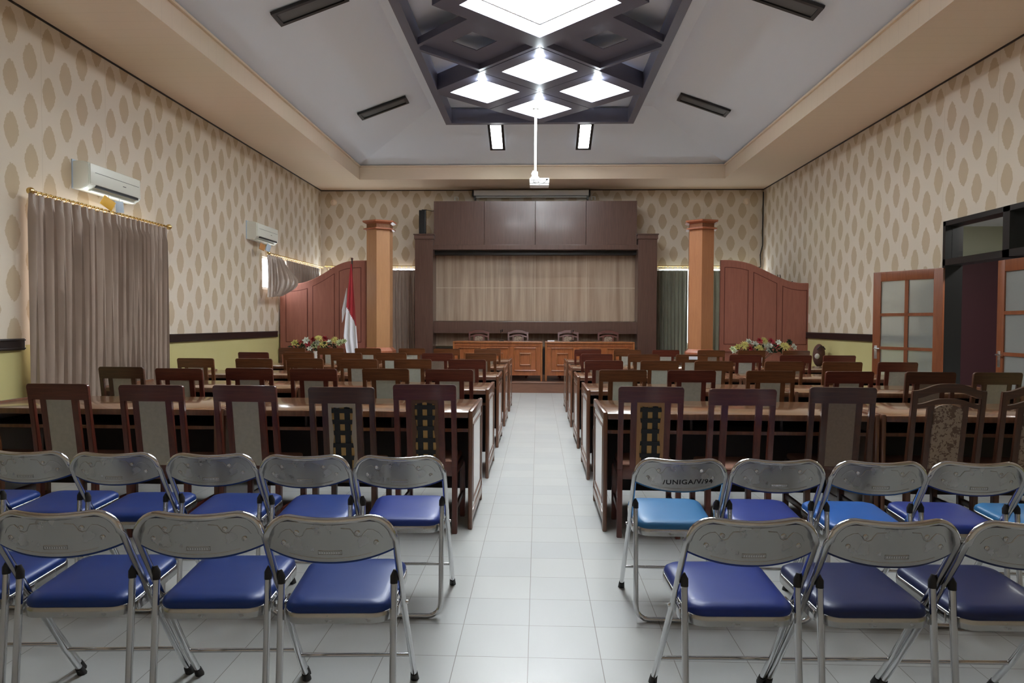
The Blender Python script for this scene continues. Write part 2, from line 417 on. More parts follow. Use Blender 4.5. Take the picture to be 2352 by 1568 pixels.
# dado rails and baseboards
def rails():
    segs = [('trim_1', WL, WL+.03, YN, 6.6, 1.10, 1.215), ('trim_2', WL, WL+.03, 9.0, 13.2, 1.10, 1.215),
            ('trim_3', WR-.03, WR, 8.97, 13.3, 1.125, 1.24), ('trim_4', WR-.03, WR, YN, 6.72, 1.125, 1.24)]
    for n, x0, x1, y0, y1, z0, z1 in segs:
        mb = MB().box(x0, x1, y0, y1, z0, z1, .004); s = 1 if x0 < 0 else -1
        cx = (x0+x1)/2 + s*.012
        mb.box(cx-.012, cx+.012, y0, y1, z1-.022, z1-.008, .002).box(cx-.012, cx+.012, y0, y1, z0+.01, z0+.024, .002)
        struct(n, mb, 'trim_black')
    struct('baseboard_left', MB().box(WL, WL+.015, YN, 13.3, 0, .11), 'trim_black')
    struct('baseboard_right', MB().box(WR-.015, WR, 8.97, 13.3, 0, .11), 'trim_black')
rails()
# soffit ring, fascia and coved ceiling
TX0, TX1, TY0, TY1 = -3.90, 3.96, 1.2, 14.82
ZT = 4.787; SL = .355; ZF = 5.447
def soffit():
    mb = MB(); t = .12
    mb.box(WL, TX0, YN, YB, ZS, ZS+t).box(TX1, WR, YN, YB, ZS, ZS+t).box(TX0, TX1, YN, TY0, ZS, ZS+t).box(TX0, TX1, TY1, YB, ZS, ZS+t)
    bmesh.ops.remove_doubles(mb.bm, verts=mb.bm.verts, dist=1e-5)
    struct('trim_5', mb, 'soffit')
    f = MB(); k = .035
    f.box(TX0-.06, TX0, TY0-.06, TY1+.06, ZS+.12, ZT).box(TX1, TX1+.06, TY0-.06, TY1+.06, ZS+.12, ZT)
    f.box(TX0, TX1, TY0-.06, TY0, ZS+.12, ZT).box(TX0, TX1, TY1, TY1+.06, ZS+.12, ZT)
    f.box(TX0, TX0+k, TY0, TY1, ZT-.03, ZT).box(TX1-k, TX1, TY0, TY1, ZT-.03, ZT).box(TX0, TX1, TY1-k, TY1, ZT-.03, ZT)
    struct('trim_6', f, 'soffit')
soffit()
struct('trim_7', MB().box(WL, WL+.012, YN, YB, ZS-.02, ZS).box(WR-.012, WR, YN, YB, ZS-.02, ZS).box(WL, WR, YB-.012, YB, ZS-.02, ZS), 'trim_black')
def ceiling():
    mb = MB(); d = (ZF-ZT)/SL; b = mb.bm
    o = [(TX0-.06, TY0-.06, ZT), (TX1+.06, TY0-.06, ZT), (TX1+.06, TY1+.06, ZT), (TX0-.06, TY1+.06, ZT)]
    i = [(TX0+d, TY0+d, ZF), (TX1-d, TY0+d, ZF), (TX1-d, TY1-d, ZF), (TX0+d, TY1-d, ZF)]
    O = [b.verts.new(p) for p in o]; I = [b.verts.new(p) for p in i]
    for k in range(4): b.faces.new([O[k], O[(k+1) % 4], I[(k+1) % 4], I[k]])
    b.faces.new(I)
    U = [b.verts.new((p[0], p[1], ZF+.2)) for p in o]
    for k in range(4): b.faces.new([O[(k+1) % 4], O[k], U[k], U[(k+1) % 4]])
    b.faces.new(U[::-1]); struct('ceiling', mb, 'ceiling_paint')
ceiling()

# ------------------------------------------------------------------ ceiling light grid
ZG = 5.147
def diamond_plate(mb, cx, cy, ho, hi, z0, z1):
    b = mb.bm
    def ring(h, z): return [b.verts.new((cx+h*a, cy+h*c, z)) for a, c in ((1, 0), (0, 1), (-1, 0), (0, -1))]
    A, B, C, D = ring(ho, z0), ring(hi, z0), ring(ho, z1), ring(hi, z1)
    for k in range(4):
        j = (k+1) % 4
        b.faces.new([A[k], A[j], B[j], B[k]]); b.faces.new([C[j], C[k], D[k], D[j]])
        b.faces.new([A[j], A[k], C[k], C[j]]); b.faces.new([B[k], B[j], D[j], D[k]])
def light_grid():
    g = thing('ceiling_light_grid', 'large dark diamond lattice light hung in the middle of the ceiling', 'ceiling light', (0, 8.17, ZG))
    inv = Matrix.Translation((0, -8.17, -ZG))
    def P(name, mb, m): return put(name, mb.xf(inv).mesh(name, m), g)
    y0, y1, t = 3.29, 13.05, .12
    P('outer_frame', MB().box(-1.77, -1.77+t, y0, y1, ZG, ZG+.26).box(1.77-t, 1.77, y0, y1, ZG, ZG+.26)
      .box(-1.77+t, 1.77-t, y1-t, y1, ZG, ZG+.26).box(-1.77+t, 1.77-t, y0, y0+t, ZG, ZG+.26), 'grid_dark')
    lit = [(0, 12.13), (-.89, 11.23), (.89, 11.23), (0, 10.335)]; dark = [(-.89, 9.43), (.89, 9.43)]
    lit += [(x, 16.34-y) for x, y in lit]; dark += [(x, 16.34-y) for x, y in dark]
    for cx, cy in lit:
        mb = MB(); diamond_plate(mb, cx, cy, .885, .565, ZG+.002, ZG+.26)
        P('lamp_box', mb, 'grid_dark')
        q = MB(); h = .565; v = [q.bm.verts.new((cx+h*a, cy+h*c, ZG+.03)) for a, c in ((1, 0), (0, 1), (-1, 0), (0, -1))]
        q.bm.faces.new(v); bmesh.ops.solidify(q.bm, geom=list(q.bm.faces), thickness=-.01)
        P('lit_pane', q, 'lit_pane')
        s = -1
        P('bulb', MB().ball((cx, cy-.565-.03, ZG-.005), .05), 'lit_bulb')
    for cx, cy in dark:
        mb = MB(); diamond_plate(mb, cx, cy, .885, .80, ZG+.002, ZG+.1); P('recess_box', mb, 'grid_dark')
        mb = MB(); diamond_plate(mb, cx, cy, .80, .31, ZG+.085, ZG+.095); P('recess_plate', mb, 'grid_dark')
    mb = MB(); diamond_plate(mb, 0, 8.17, 1.28, .955, ZG+.001, ZG+.27); P('lamp_box', mb, 'grid_dark')
    mb = MB(); diamond_plate(mb, 0, 8.17, .955, .72, ZG+.10, ZG+.11); P('inner_rim', mb, 'lit_pane')
    mb = MB(); diamond_plate(mb, 0, 8.17, .745, .70, ZG+.07, ZG+.10); P('inner_lip', mb, 'white')
    q = MB(); h = .80; v = [q.bm.verts.new((h*a, 8.17+h*c, ZG+.2)) for a, c in ((1, 0), (0, 1), (-1, 0), (0, -1))]
    q.bm.faces.new(v); bmesh.ops.solidify(q.bm, geom=list(q.bm.faces), thickness=-.01); P('lit_pane', q, 'lit_pane')
light_grid()
# troffers on the sloping ceiling
def troffer(label, c, along, slope_dir, lit, ln=.9, wd=.33):
    # c = centre on slope; along = unit vector of its length (on the slope)
    a = Vector(along).normalized(); n = Vector(slope_dir).normalized(); s = n.cross(a).normalized()
    t = thing('ceiling_light', label, 'ceiling light', c)
    m = Matrix((( a.x, s.x, n.x, 0), (a.y, s.y, n.y, 0), (a.z, s.z, n.z, 0), (0, 0, 0, 1)))
    fr = MB(); L_, W_ = ln/2, wd/2; e = .05
    for x0, x1, y0, y1 in ((-L_, L_, -W_, -W_+e), (-L_, L_, W_-e, W_), (-L_, -L_+e, -W_+e, W_-e), (L_-e, L_, -W_+e, W_-e)): fr.box(x0, x1, y0, y1, .0, .035)
    put('frame', fr.xf(m).mesh('frame', 'frame_black'), t)
    put('diffuser', MB().box(-L_+e, L_-e, -W_+e, W_-e, .0, .018).xf(m).mesh('diffuser', 'lit_tube' if lit else 'troffer_off'), t)
nx = Vector((1, 0, -1/SL)).normalized()
def ceil_l(x): return ZT + SL*(x-TX0)
def ceil_r(x): return ZT + SL*(TX1-x)
def ceil_b(y): return ZT + SL*(TY1-y)
sl = Vector((1, 0, SL)).normalized(); sr = Vector((-1, 0, SL)).normalized(); sb = Vector((0, -1, SL)).normalized()
nl = Vector((SL, 0, -1)).normalized(); nr = Vector((-SL, 0, -1)).normalized(); nb = Vector((0, -SL, -1)).normalized()
G = 'dark framed lights on the sloping ceiling'
troffer('unlit dark framed ceiling light on the left slope nearest the camera', (-2.76, 8.22, ceil_l(-2.76)), sl, nl, False)
troffer('unlit dark framed ceiling light on the left slope nearer the stage', (-2.76, 12.1, ceil_l(-2.76)), sl, nl, False)
troffer('unlit dark framed ceiling light on the right slope nearest the camera', (2.84, 8.22, ceil_r(2.84)), sr, nr, False)
troffer('unlit dark framed ceiling light on the right slope nearer the stage', (2.84, 12.05, ceil_r(2.84)), sr, nr, False)
troffer('lit white ceiling light left of the projector pole near the stage', (-.855, 13.82, ceil_b(13.82)), sb, nb, True, .9, .31)
troffer('lit white ceiling light right of the projector pole near the stage', (.905, 13.82, ceil_b(13.82)), sb, nb, True, .9, .31)

# ------------------------------------------------------------------ projector on its pole, screen case
def projector():
    p = thing('projector', 'white projector hanging on a long white pole from the ceiling', 'projector', (0, 12.13, 3.86))
    put('pole', MB().tube([(-.065, 0, .2), (-.065, 0, 1.33)], .022, 12).mesh('pole', 'white', 40), p)
    put('ceiling_plate', MB().lathe([(.06, 1.29), (.06, 1.32)], 20, (-.065, 0)).mesh('ceiling_plate', 'white', 40), p)
    put('mount_bracket', MB().box(-.12, -.02, -.05, .05, .09, .19, .01).box(-.14, 0, -.09, .09, .065, .09, .004)
        .tube([(-.115, -.055, .1), (-.13, -.055, .15), (-.1, -.055, .2)], .008, 6).mesh('mount_bracket', 'white', 40), p)
    b = put('body', MB().box(-.165, .18, -.13, .13, -.035, .06, .015, 3).mesh('body', 'white', 40), p)
    put('base_plate', MB().box(-.16, .17, -.125, .125, -.068, -.035, .008).mesh('base_plate', 'screen_case', 40), p)
    sk = MB()
    for x, w_ in ((-.09, .018), (-.055, .014), (-.015, .02), (0.0, .01)): sk.box(x-w_/2, x+w_/2, -.136, -.128, -.018, -.008)
    sk.box(-.15, .04, -.134, -.128, .018, .023).box(.12, .158, -.136, -.128, .02, .045, .006)
    put('sockets', sk.mesh('sockets', 'black'), p)
    put('cable', MB().tube([(-.075, -.14, .14), (-.085, -.145, .05), (-.088, -.15, -.01), (-.06, -.15, -.045), (0, -.15, -.06), (.06, -.15, -.05), (.11, -.15, -.01), (.14, -.14, .03)], .0035, 6).mesh('cable', 'black', 60), p)
projector()
def screen_case():
    p = thing('projector_screen', 'rolled projector screen in a long grey case above the stage', 'projector screen', (-.18, 15.88, 4.37))
    put('case', MB().box(-1.34, 1.34, -.07, .07, -.05, .08, .02, 3).mesh('case', 'screen_case', 40), p)
    put('bottom_bar', MB().box(-1.31, 1.31, -.025, .025, -.085, -.063, .006).mesh('bottom_bar', 'white'), p)
    for s in (-1, 1):
        put('end_cap', MB().box(s*1.34-.02, s*1.34+.02, -.08, .08, -.06, .09, .006).mesh('end_cap', 'trim_black'), p)
        put('wall_bracket', MB().box(s*1.30-.02, s*1.30+.02, -.05, .11, -.13, -.05, .003).mesh('wall_bracket', 'frame_black'), p)
screen_case()
for x, s in ((-4.818, 'left'), (4.764, 'right')):
    t = thing('smoke_detector', 'small round wall detector high on the back wall, %s corner' % s, 'detector', (x, YB, 4.205))
    rx = Matrix.Rotation(PI/2, 4, 'X')
    put('base', MB().lathe([(.075, 0), (.075, .02)], 24).xf(rx).mesh('base', 'soffit', 40), t)
    put('dome', MB().lathe([(.06, .02), (.055, .035), (.035, .05), (.012, .056)], 24).xf(rx).mesh('dome', 'soffit', 50), t)
for x, s in ((-1.92, 'left'), (1.26, 'right')):
    tag(put('wall_hook', MB().box(x-.045, x-.03, 15.94, 16, 4.24, 4.32, .003).box(x+.03, x+.045, 15.94, 16, 4.24, 4.32, .003).box(x-.045, x+.045, 15.95, 15.965, 4.31, 4.325, .003).mesh('wall_hook', 'white')),
        'small white bracket on the back wall %s of the screen case' % s, 'bracket')

# ------------------------------------------------------------------ stage
ZD = .218
struct('trim_8', MB().box(WL, WR, 13.62, YB, 0, ZD-.02).box(WL, WR, 13.60, YB, ZD-.02, ZD, .004), 'dais_wood')
def stage_wall():
    t = thing('stage_panel_wall', 'dark brown panelled stage backdrop framing a pale veneer board', 'wall panel', (-.07, 15.5, ZD))
    inv = Matrix.Translation((.07, -15.5, -ZD))
    def P(n, mb, m, sm=False): return put(n, mb.xf(inv).mesh(n, m, sm), t)
    cx = [-2.35, -1.215, -.075, 1.05, 2.175]
    for a, b in zip(cx, cx[1:]): P('upper_panel', MB().box(a+.003, b-.003, 15.3, 15.96, 3.13, 4.105, .003), 'dark_panel')
    P('lower_ledge', MB().box(-2.40, 2.225, 15.24, 15.96, 3.02, 3.13, .006), 'dark_panel')
    P('dark_gap', MB().box(-2.36, 2.2, 15.45, 15.96, 2.93, 3.02), 'frame_black')  # solid black block paints in the dark gap under the ledge
    v = MB(); J = .006
    for r_, (z0, z1) in enumerate(((1.43, 2.195), (2.195, 2.945))):
        xs = [-2.42, -1.245, -.08, 1.09, 2.27]
        for a, b in zip(xs, xs[1:]): v.box(a+J, b-J, 15.68, 15.72, z0+J, z1-J)
    P('veneer_board', v, 'veneer')
    jn = MB()
    for x in (-1.245, -.08, 1.09): jn.box(x-.006, x+.006, 15.676, 15.69, 1.43, 2.945)
    jn.box(-2.42, 2.27, 15.676, 15.69, 2.189, 2.201); P('joint_strips', jn, 'joint_pale')
    P('backing', MB().box(-2.42, 2.27, 15.72, 15.98, ZD, 2.95), 'board_light')
    P('lower_beam', MB().box(-2.40, 2.25, 15.35, 15.68, 1.155, 1.425, .005), 'dark_panel')
    P('lower_board', MB().box(-2.42, 2.27, 15.64, 15.715, .86, 1.155), 'veneer')
    P('skirting', MB().box(-2.42, 2.27, 15.6, 15.715, ZD, .82), 'frame_black')
    for s, x0, x1 in ((-1, -2.755, -2.35), (1, 2.19, 2.607)):
        P('pilaster', MB().box(x0, x1, 15.2, 15.98, ZD, 3.25, .004), 'dark_panel')
        P('pilaster_cap', MB().box(x0-.015, x1+.015, 15.18, 15.98, 3.25, 3.34, .004).box(x0-.03, x1+.03, 15.165, 15.98, 3.34, 3.365, .004), 'dark_panel')
stage_wall()
sp = thing('loudspeaker', 'slim black column loudspeaker standing on the left dark pilaster', 'loudspeaker', (-2.62, 15.42, 3.365))
put('cabinet', MB().box(-.075, .075, -.06, .06, 0, .555, .008).mesh('cabinet', 'frame_black'), sp)
put('grille', MB().box(-.058, .058, -.066, -.058, .02, .53, .004).mesh('grille', 'black'), sp)
put('bracket', MB().box(-.02, .09, -.01, .01, .555, .575).mesh('bracket', 'frame_black'), sp)
tag(put('speaker_cable', MB().tube([(-2.55, 15.45, 3.94), (-2.45, 15.7, 3.95), (-2.36, 15.9, 4.0)], .006, 6).mesh('speaker_cable', 'frame_black', 60)), 'thin cable running from the black loudspeaker to the panel wall', 'cable')

# hexagonal pillars
def pillar(cx, s):
    t = thing('hexagonal_pillar', 'tall six-sided wooden pillar with a flared cap, %s of the stage' % s, 'pillar', (cx, 13.36, 0))
    rot = math.radians(29.4 if cx < 0 else 21)
    put('shaft', MB().lathe([(.262, .9), (.262, 3.30)], 6, rot=rot).mesh('shaft', 'pillar_wood_light' if cx < 0 else 'pillar_wood_warm'), t)
    put('base', MB().lathe([(.33, 0), (.33, .84), (.30, .87), (.262, .905)], 6, rot=rot).mesh('base', 'pillar_wood'), t)
    put('cap', MB().lathe([(.262, 3.18), (.325, 3.19), (.325, 3.21), (.262, 3.23), (.262, 3.30), (.34, 3.33), (.345, 3.36), (.1, 3.365)], 6, rot=rot).mesh('cap', 'pillar_wood'), t)
pillar(-3.115, 'left'); pillar(3.13, 'right')

# curved partitions
def lerp_prof(pr, x):
    for (a, za), (b, zb) in zip(pr, pr[1:]):
        if a <= x <= b: return za + (zb-za)*(x-a)/(b-a)
    return pr[0][1] if x < pr[0][0] else pr[-1][1]
def smoothed(pr, n=40):
    x0, x1 = pr[0][0], pr[-1][0]; out = []
    for i in range(n+1):
        x = x0+(x1-x0)*i/n; s = 0
        for k in (-2, -1, 0, 1, 2): s += lerp_prof(pr, min(max(x+k*.035, x0), x1))
        out.append((x, s/5))
    return out
def partition(pts_px, panels, side):
    pr = [((px-1236)/1571*13.35, H+(741.6-(px-1236)*-.0044*1-py)/1571*13.35) for px, py in pts_px]
    pr = smoothed(pr)
    x0, x1 = pr[0][0], pr[-1][0]; cx = (x0+x1)/2; Y0 = 13.30
    t = thing('wooden_partition', 'curved-top reddish wooden partition panel on the %s of the stage' % side, 'partition', (cx, Y0, 0))
    inv = Matrix.Translation((-cx, -Y0, 0))
    def P(n, mb, m): return put(n, mb.xf(inv).mesh(n, m), t)
    P('board', MB().prism([(x0, .86), (x1, .86)] + pr[::-1], Y0, Y0+.06), 'partition_wood')
    P('top_edge', MB().tube([(x, Y0+.03, z) for x, z in pr], .022, 8), 'partition_wood')
    P('base_cabinet', MB().box(x0, x1, Y0-.03, Y0+.1, 0, .86, .004).box(x0-.0, x1+.0, Y0-.06, Y0+.11, .86, .885, .004), 'partition_wood')
    for a, b in panels:
        xa, xb = (a-1236)/1571*13.35, (b-1236)/1571*13.35
        def outl(d): 
            top = [(x, lerp_prof(pr, x)-.115-d) for x in [xa+d+(xb-xa-2*d)*i/10 for i in range(11)]]
            return [(xa+d, .995+d), (xb-d, .995+d)] + top[::-1]
        P('panel_groove', MB().prism(outl(0), Y0-.002, Y0+.01), 'groove')
        P('raised_panel', MB().prism(outl(.014), Y0-.008, Y0+.01, .003), 'partition_wood')
partition([(638, 654.5), (665, 653.7), (692, 650), (715, 642), (743.5, 627), (768, 610.7), (791, 602), (806.6, 599.6), (840, 599)],
          [(651, 703), (714, 766), (776, 828)], 'left')
partition([(1647, 601), (1668, 601), (1691, 603.6), (1716, 610), (1749, 626), (1775.5, 639), (1798, 649), (1825, 653.7), (1853, 653)],
          [(1655.5, 1709.5), (1720, 1773.5), (1785, 1840.5)], 'right')

# front desks with square mouldings
def desk(x0, x1, side):
    cx = (x0+x1)/2; hw = (x1-x0)/2
    t = thing('stage_desk', 'orange-brown panelled desk on the stage, %s of the pair' % side, 'desk', (cx, 13.80, ZD))
    def P(n, mb, m, l=None):
        o = put(n, mb.mesh(n, m), t); return o
    P('desktop', MB().box(-hw, hw, -.03, .62, .77, .80, .008), 'desk_wood')
    P('front_panel', MB().box(-hw+.04, hw-.04, .015, .035, .115, .77), 'desk_panel')
    P('apron', MB().box(-hw+.04, hw-.04, 0, .016, .71, .77, .003), 'desk_panel')
    for s in (-1, 1):
        P('end_panel', MB().box(s*hw-.02 if s > 0 else -hw-.0, s*hw if s > 0 else -hw+.02, 0, .6, .05, .77), 'desk_panel')
        P('leg', MB().box(s*(hw-.02)-.02, s*(hw-.02)+.02, -.02, .02, 0, .79, .006), 'desk_wood')
        P('leg', MB().box(s*(hw-.02)-.02, s*(hw-.02)+.02, .56, .60, 0, .77, .006), 'desk_wood')
    n = 3
    for k in range(n):
        px = x1 - .12 - .23 - k*.56 if side == 'left' else x0 + .12 + .23 + k*.56
        for h, dz, w_ in ((.228, .236, .016), (.115, .125, .02)):
            m = MB(); c = px-cx; z = .443
            for a, b, lo, hi in ((-h, h, dz-w_, dz), (-h, h, -dz, -dz+w_), (-h, -h+w_, -dz, dz), (h-w_, h, -dz, dz)):
                m.box(c+a, c+b, -.014, .018, z+lo, z+hi, .005)
            P('moulding', m, 'desk_wood')
desk(-1.725, .09, 'left'); desk(.14, 1.935, 'right')
def microphone(x, y, s):
    t = thing('microphone', 'black gooseneck microphone on the %s stage desk' % s, 'microphone', (x, y, ZD+.80))
    put('base', MB().lathe([(.05, 0), (.05, .012), (.02, .025)], 20).mesh('base', 'frame_black', 40), t)
    put('neck', MB().tube([(0, 0, .02), (0, 0, .10), (.005, 0, .16), (.015, -.02, .2)], .005, 8).mesh('neck', 'chrome', 40), t)
    put('head', MB().tube([(.015, -.02, .19), (.02, -.035, .24)], .012, 10).tube([(-.01, 0, .16), (-.02, -.02, .23)], .008, 8).mesh('head', 'black', 40), t)
microphone(-.755, 14.1, 'left'); microphone(.697, 14.1, 'right')
tag(put('paper_sheets', MB().box(.19, .33, 13.9, 14.05, ZD+.80, ZD+.82, .003).mesh('paper_sheets', 'paper')), 'small white papers lying on the right stage desk', 'papers')

# ------------------------------------------------------------------ wooden chairs
TONES = {'r': 'red', 'b': 'brown', 'd': 'dark'}
def rounded_rect(x0, x1, z0, z1, r, top_only=True, n=5):
    pts = [(x0, z0), (x1, z0)]
    for i in range(n+1): a = PI/2*i/n; pts.append((x1-r+r*math.cos(a), z1-r+r*math.sin(a)))
    for i in range(n+1): a = PI/2+PI/2*i/n; pts.append((x0+r+r*math.cos(a), z1-r+r*math.sin(a)))
    return pts
def yb(z): return -.08*(z-.45)/.54 if z > .45 else 0.0
SH = lambda z: yb(z)
def shear(mb):    # rake everything above the seat backwards
    for v in mb.bm.verts:
        if v.co.z > .45: v.co.y += yb(v.co.z)
    return mb
def wchair(t, tone, panel):
    tn = TONES[tone]; V = 'chair_wood_'+tn; R_ = 'rail_wood_'+tn
    def P(name, key, fn, loc=(0, 0, 0)): return put(name, lib(key, fn), t, loc)
    carved = panel == 'carved'
    if not carved:
        P('crest_rail', 'crest'+tn, lambda: shear(MB().prism(rounded_rect(-.205, .205, .885, .989, .02), -.012, .012, .003)).mesh('crest_rail', R_, 40))
    else:
        def arch(zb, zt, rise, th, x=.225, flat=.06):
            top = []; bot = []
            for i in range(33):
                u = -1+2*i/32; xx = x*u; k = max(0, (1-abs(u)-flat)/(1-flat)); k = k*k*(3-2*k)
                k = math.sin(k*PI/2)
                top.append((xx, zt+rise*k)); bot.append((xx, zb+rise*k*.9))
            return bot + top[::-1]
        P('crest_rail', 'arch1'+tn, lambda: shear(MB().prism(arch(.925, .975, .045, 1), -.012, .012, .002)).mesh('crest_rail', R_, 40))
        P('upper_back_rail', 'arch2'+tn, lambda: shear(MB().prism(arch(.86, .89, .035, 1, .2), -.011, .011, .002)).mesh('upper_back_rail', R_, 40))
    px = .187 if not carved else .21
    top = .89 if not carved else .97
    for s in (-1, 1):
        P('rear_leg', 'rleg%s%d%s' % (tn, s, carved), lambda: MB().hexa([Vector((s*px+i, j+.0, 0)) for i, j in ((-.017, -.018), (.017, -.018), (.017, .018), (-.017, .018))] +
          [Vector((s*px+i, j, .45)) for i, j in ((-.017, -.02), (.017, -.02), (.017, .02), (-.017, .02))], .003)
          .hexa([Vector((s*px+i, j, .445)) for i, j in ((-.017, -.02), (.017, -.02), (.017, .02), (-.017, .02))] +
          [Vector((s*px+i, j+yb(top), top)) for i, j in ((-.017, -.013), (.017, -.013), (.017, .013), (-.017, .013))], .003).mesh('rear_leg', V, 40))
        P('front_leg', 'fleg%s%d' % (tn, s), lambda: MB().bar((s*.19, .41, 0), (s*.19, .41, .40), .036, .036, .004).mesh('front_leg', V, 40))
        P('side_stretcher', 'str%s%d' % (tn, s), lambda: MB().box(s*.19-.009, s*.19+.009, .02, .395, .15, .19, .003).mesh('side_stretcher', R_, 40))
        P('back_stile', 'stile%s%d%s' % (tn, s, carved), lambda: shear(MB().box(s*.105-.02, s*.105+.02, -.01, .01, .44, .67, .0).box(s*.105-.02, s*.105+.02, -.01, .01, .67, .89, 0)).mesh('back_stile', V, 40))
    P('lower_back_rail', 'lrail'+tn, lambda: MB().box(-.172, .172, -.012, .012, .385, .47, .003).mesh('lower_back_rail', R_, 40))
    P('seat_frame', 'sframe'+tn, lambda: MB().box(-.195, .195, .012, .44, .375, .43, .005).mesh('seat_frame', R_, 40))
    P('seat_cushion', 'scush', lambda: MB().box(-.185, .185, .03, .43, .43, .475, .018, 3).mesh('seat_cushion', 'seat_fabric', 60))
    def pan(w0=.086, z0=.47, z1=.887, t0=-.008, t1=.012, r=0): return shear(MB().box(-w0, w0, t0, t1, z0, (z0+z1)/2).box(-w0, w0, t0, t1, (z0+z1)/2, z1))
    if panel in ('grey', 'green', 'brown'):
        P('back_panel', 'pan'+panel, lambda: pan().mesh('back_panel', 'panel_'+panel))
    elif carved:
        def fl():
            pts = [(-.09, .47), (.09, .47)] + [(.09*math.cos(a), .84+.045*math.sin(a)) for a in [PI*i/12 for i in range(13)]]
            return shear(MB().prism(pts, -.016, .016, .004)).mesh('back_panel', 'floral', 40)
        P('back_panel', 'floralpan', fl)
    elif panel.startswith('torn'):
        bcol = {'torn_pale': 'border_pale', 'torn_brown': 'border_brown', 'torn_tan': 'border_tan'}[panel]
        def border():
            m = MB(); rr = random.Random(len(panel))
            def side(s):
                pts = [(s*.086, .47), (s*.086, .887)]
                for i in range(9): z = .887-(.417)*i/8; pts.append((s*(.062+.006*math.sin(i*1.3)+rr.uniform(-.002, .002)), z))
                return pts if s > 0 else pts
            m.prism(side(1), -.012, -.006); m.prism(side(-1), -.012, -.006)
            zt = [(-.064, .887), (.064, .887)] + [(x, .862+(.012*(1-abs(x)/.06) if panel == 'torn_brown' else .004*math.sin(x*60))) for x in (.064, .03, .0, -.03, -.064)]
            m.prism(zt, -.012, -.006)
            return shear(m).mesh('torn_cover', bcol)
        P('torn_cover', panel+'bord', border)
        def web():
            m = MB()
            for x in (-.035, .03): m.box(x-.017, x+.017, -.006, -.002, .47, .67).box(x-.017, x+.017, -.006, -.002, .67, .885)
            for z in (.84, .77, .70, .62, .54): m.box(-.08, .08, -.008, -.003, z-.014, z+.014)
            return shear(m).mesh('webbing', 'webbing')
        P('webbing', 'web', web)
        P('foam_pad', 'foam', lambda: pan(.084, .47, .885, 0, .02).mesh('foam_pad', 'foam_tan'))
ORD = ['first', 'second', 'third', 'fourth', 'fifth', 'sixth', 'seventh']
TROW = [4.54, 6.05, 7.57, 9.13, 10.68]
CH = {  # centre x, y of the rear legs, wood tone, back panel
 'L1': [(-3.68, 4.30, 'b', 'grey'), (-3.06, 4.32, 'r', 'grey'), (-2.43, 4.28, 'r', 'grey'), (-1.84, 4.30, 'r', 'grey'), (-1.21, 4.24, 'd', 'torn_pale'), (-.73, 4.46, 'r', 'torn_brown')],
 'R1': [(.72, 4.43, 'r', 'torn_tan'), (1.26, 4.33, 'r', 'open'), (1.94, 4.49, 'd', 'brown'), (2.58, 4.46, 'd', 'carved'), (3.11, 4.42, 'd', 'carved')],
 'L2': [(-3.66, 5.95, 'd', 'grey'), (-3.07, 5.81, 'r', 'grey'), (-2.5, 5.9, 'r', 'grey'), (-1.92, 5.86, 'r', 'grey'), (-1.32, 5.96, 'b', 'green'), (-.76, 5.91, 'r', 'grey')],
 'R2': [(.73, 6.0, 'b', 'green'), (1.32, 6.0, 'r', 'grey'), (1.99, 6.0, 'b', 'grey'), (2.65, 6.0, 'r', 'grey'), (3.33, 6.0, 'd', 'brown'), (3.88, 6.0, 'd', 'grey')],
 'L3': [(-3.75, 7.43, 'b', 'grey'), (-3.1, 7.43, 'b', 'brown'), (-2.56, 7.50, 'b', 'brown'), (-1.95, 7.45, 'b', 'grey'), (-1.37, 7.5, 'b', 'green'), (-.77, 7.5, 'r', 'brown')],
 'R3': [(.71, 7.47, 'r', 'brown'), (1.31, 7.5, 'b', 'green'), (1.89, 7.5, 'b', 'grey'), (2.64, 7.52, 'b', 'brown'), (3.25, 7.5, 'b', 'brown'), (3.84, 7.52, 'r', 'grey')],
 'L4': [(-3.76, 8.98, 'r', 'brown'), (-3.17, 9.01, 'b', 'brown'), (-2.51, 8.94, 'b', 'grey'), (-1.94, 9.05, 'b', 'green'), (-1.32, 9.01, 'r', 'brown'), (-.75, 9.04, 'b', 'brown')],
 'R4': [(.77, 9.06, 'r', 'brown'), (1.38, 9.08, 'b', 'grey'), (2.0, 9.06, 'b', 'grey'), (2.7, 9.08, 'r', 'grey'), (3.33, 9.05, 'r', 'brown'), (3.9, 9.08, 'r', 'brown')],
 'L5': [(-3.84, 10.61, 'b', 'brown'), (-3.23, 10.6, 'b', 'grey'), (-2.64, 10.6, 'b', 'grey'), (-1.96, 10.62, 'b', 'grey'), (-1.41, 10.6, 'b', 'brown'), (-.78, 10.6, 'b', 'brown')],
 'R5': [(.76, 10.6, 'r', 'brown'), (1.37, 10.62, 'b', 'grey'), (1.95, 10.6, 'r', 'grey'), (2.64, 10.6, 'b', 'brown'), (3.25, 10.62, 'b', 'brown'), (3.91, 10.6, 'b', 'brown')]}
PD = {'grey': 'grey back panel', 'green': 'pale grey back panel', 'brown': 'brownish back panel', 'torn_pale': 'torn pale-edged back panel',
      'torn_brown': 'torn brown-edged back panel', 'torn_tan': 'torn tan-edged back panel', 'open': 'open empty back'}
TD = {'r': 'reddish', 'b': 'brown', 'd': 'dark brown'}
PROTO = {}
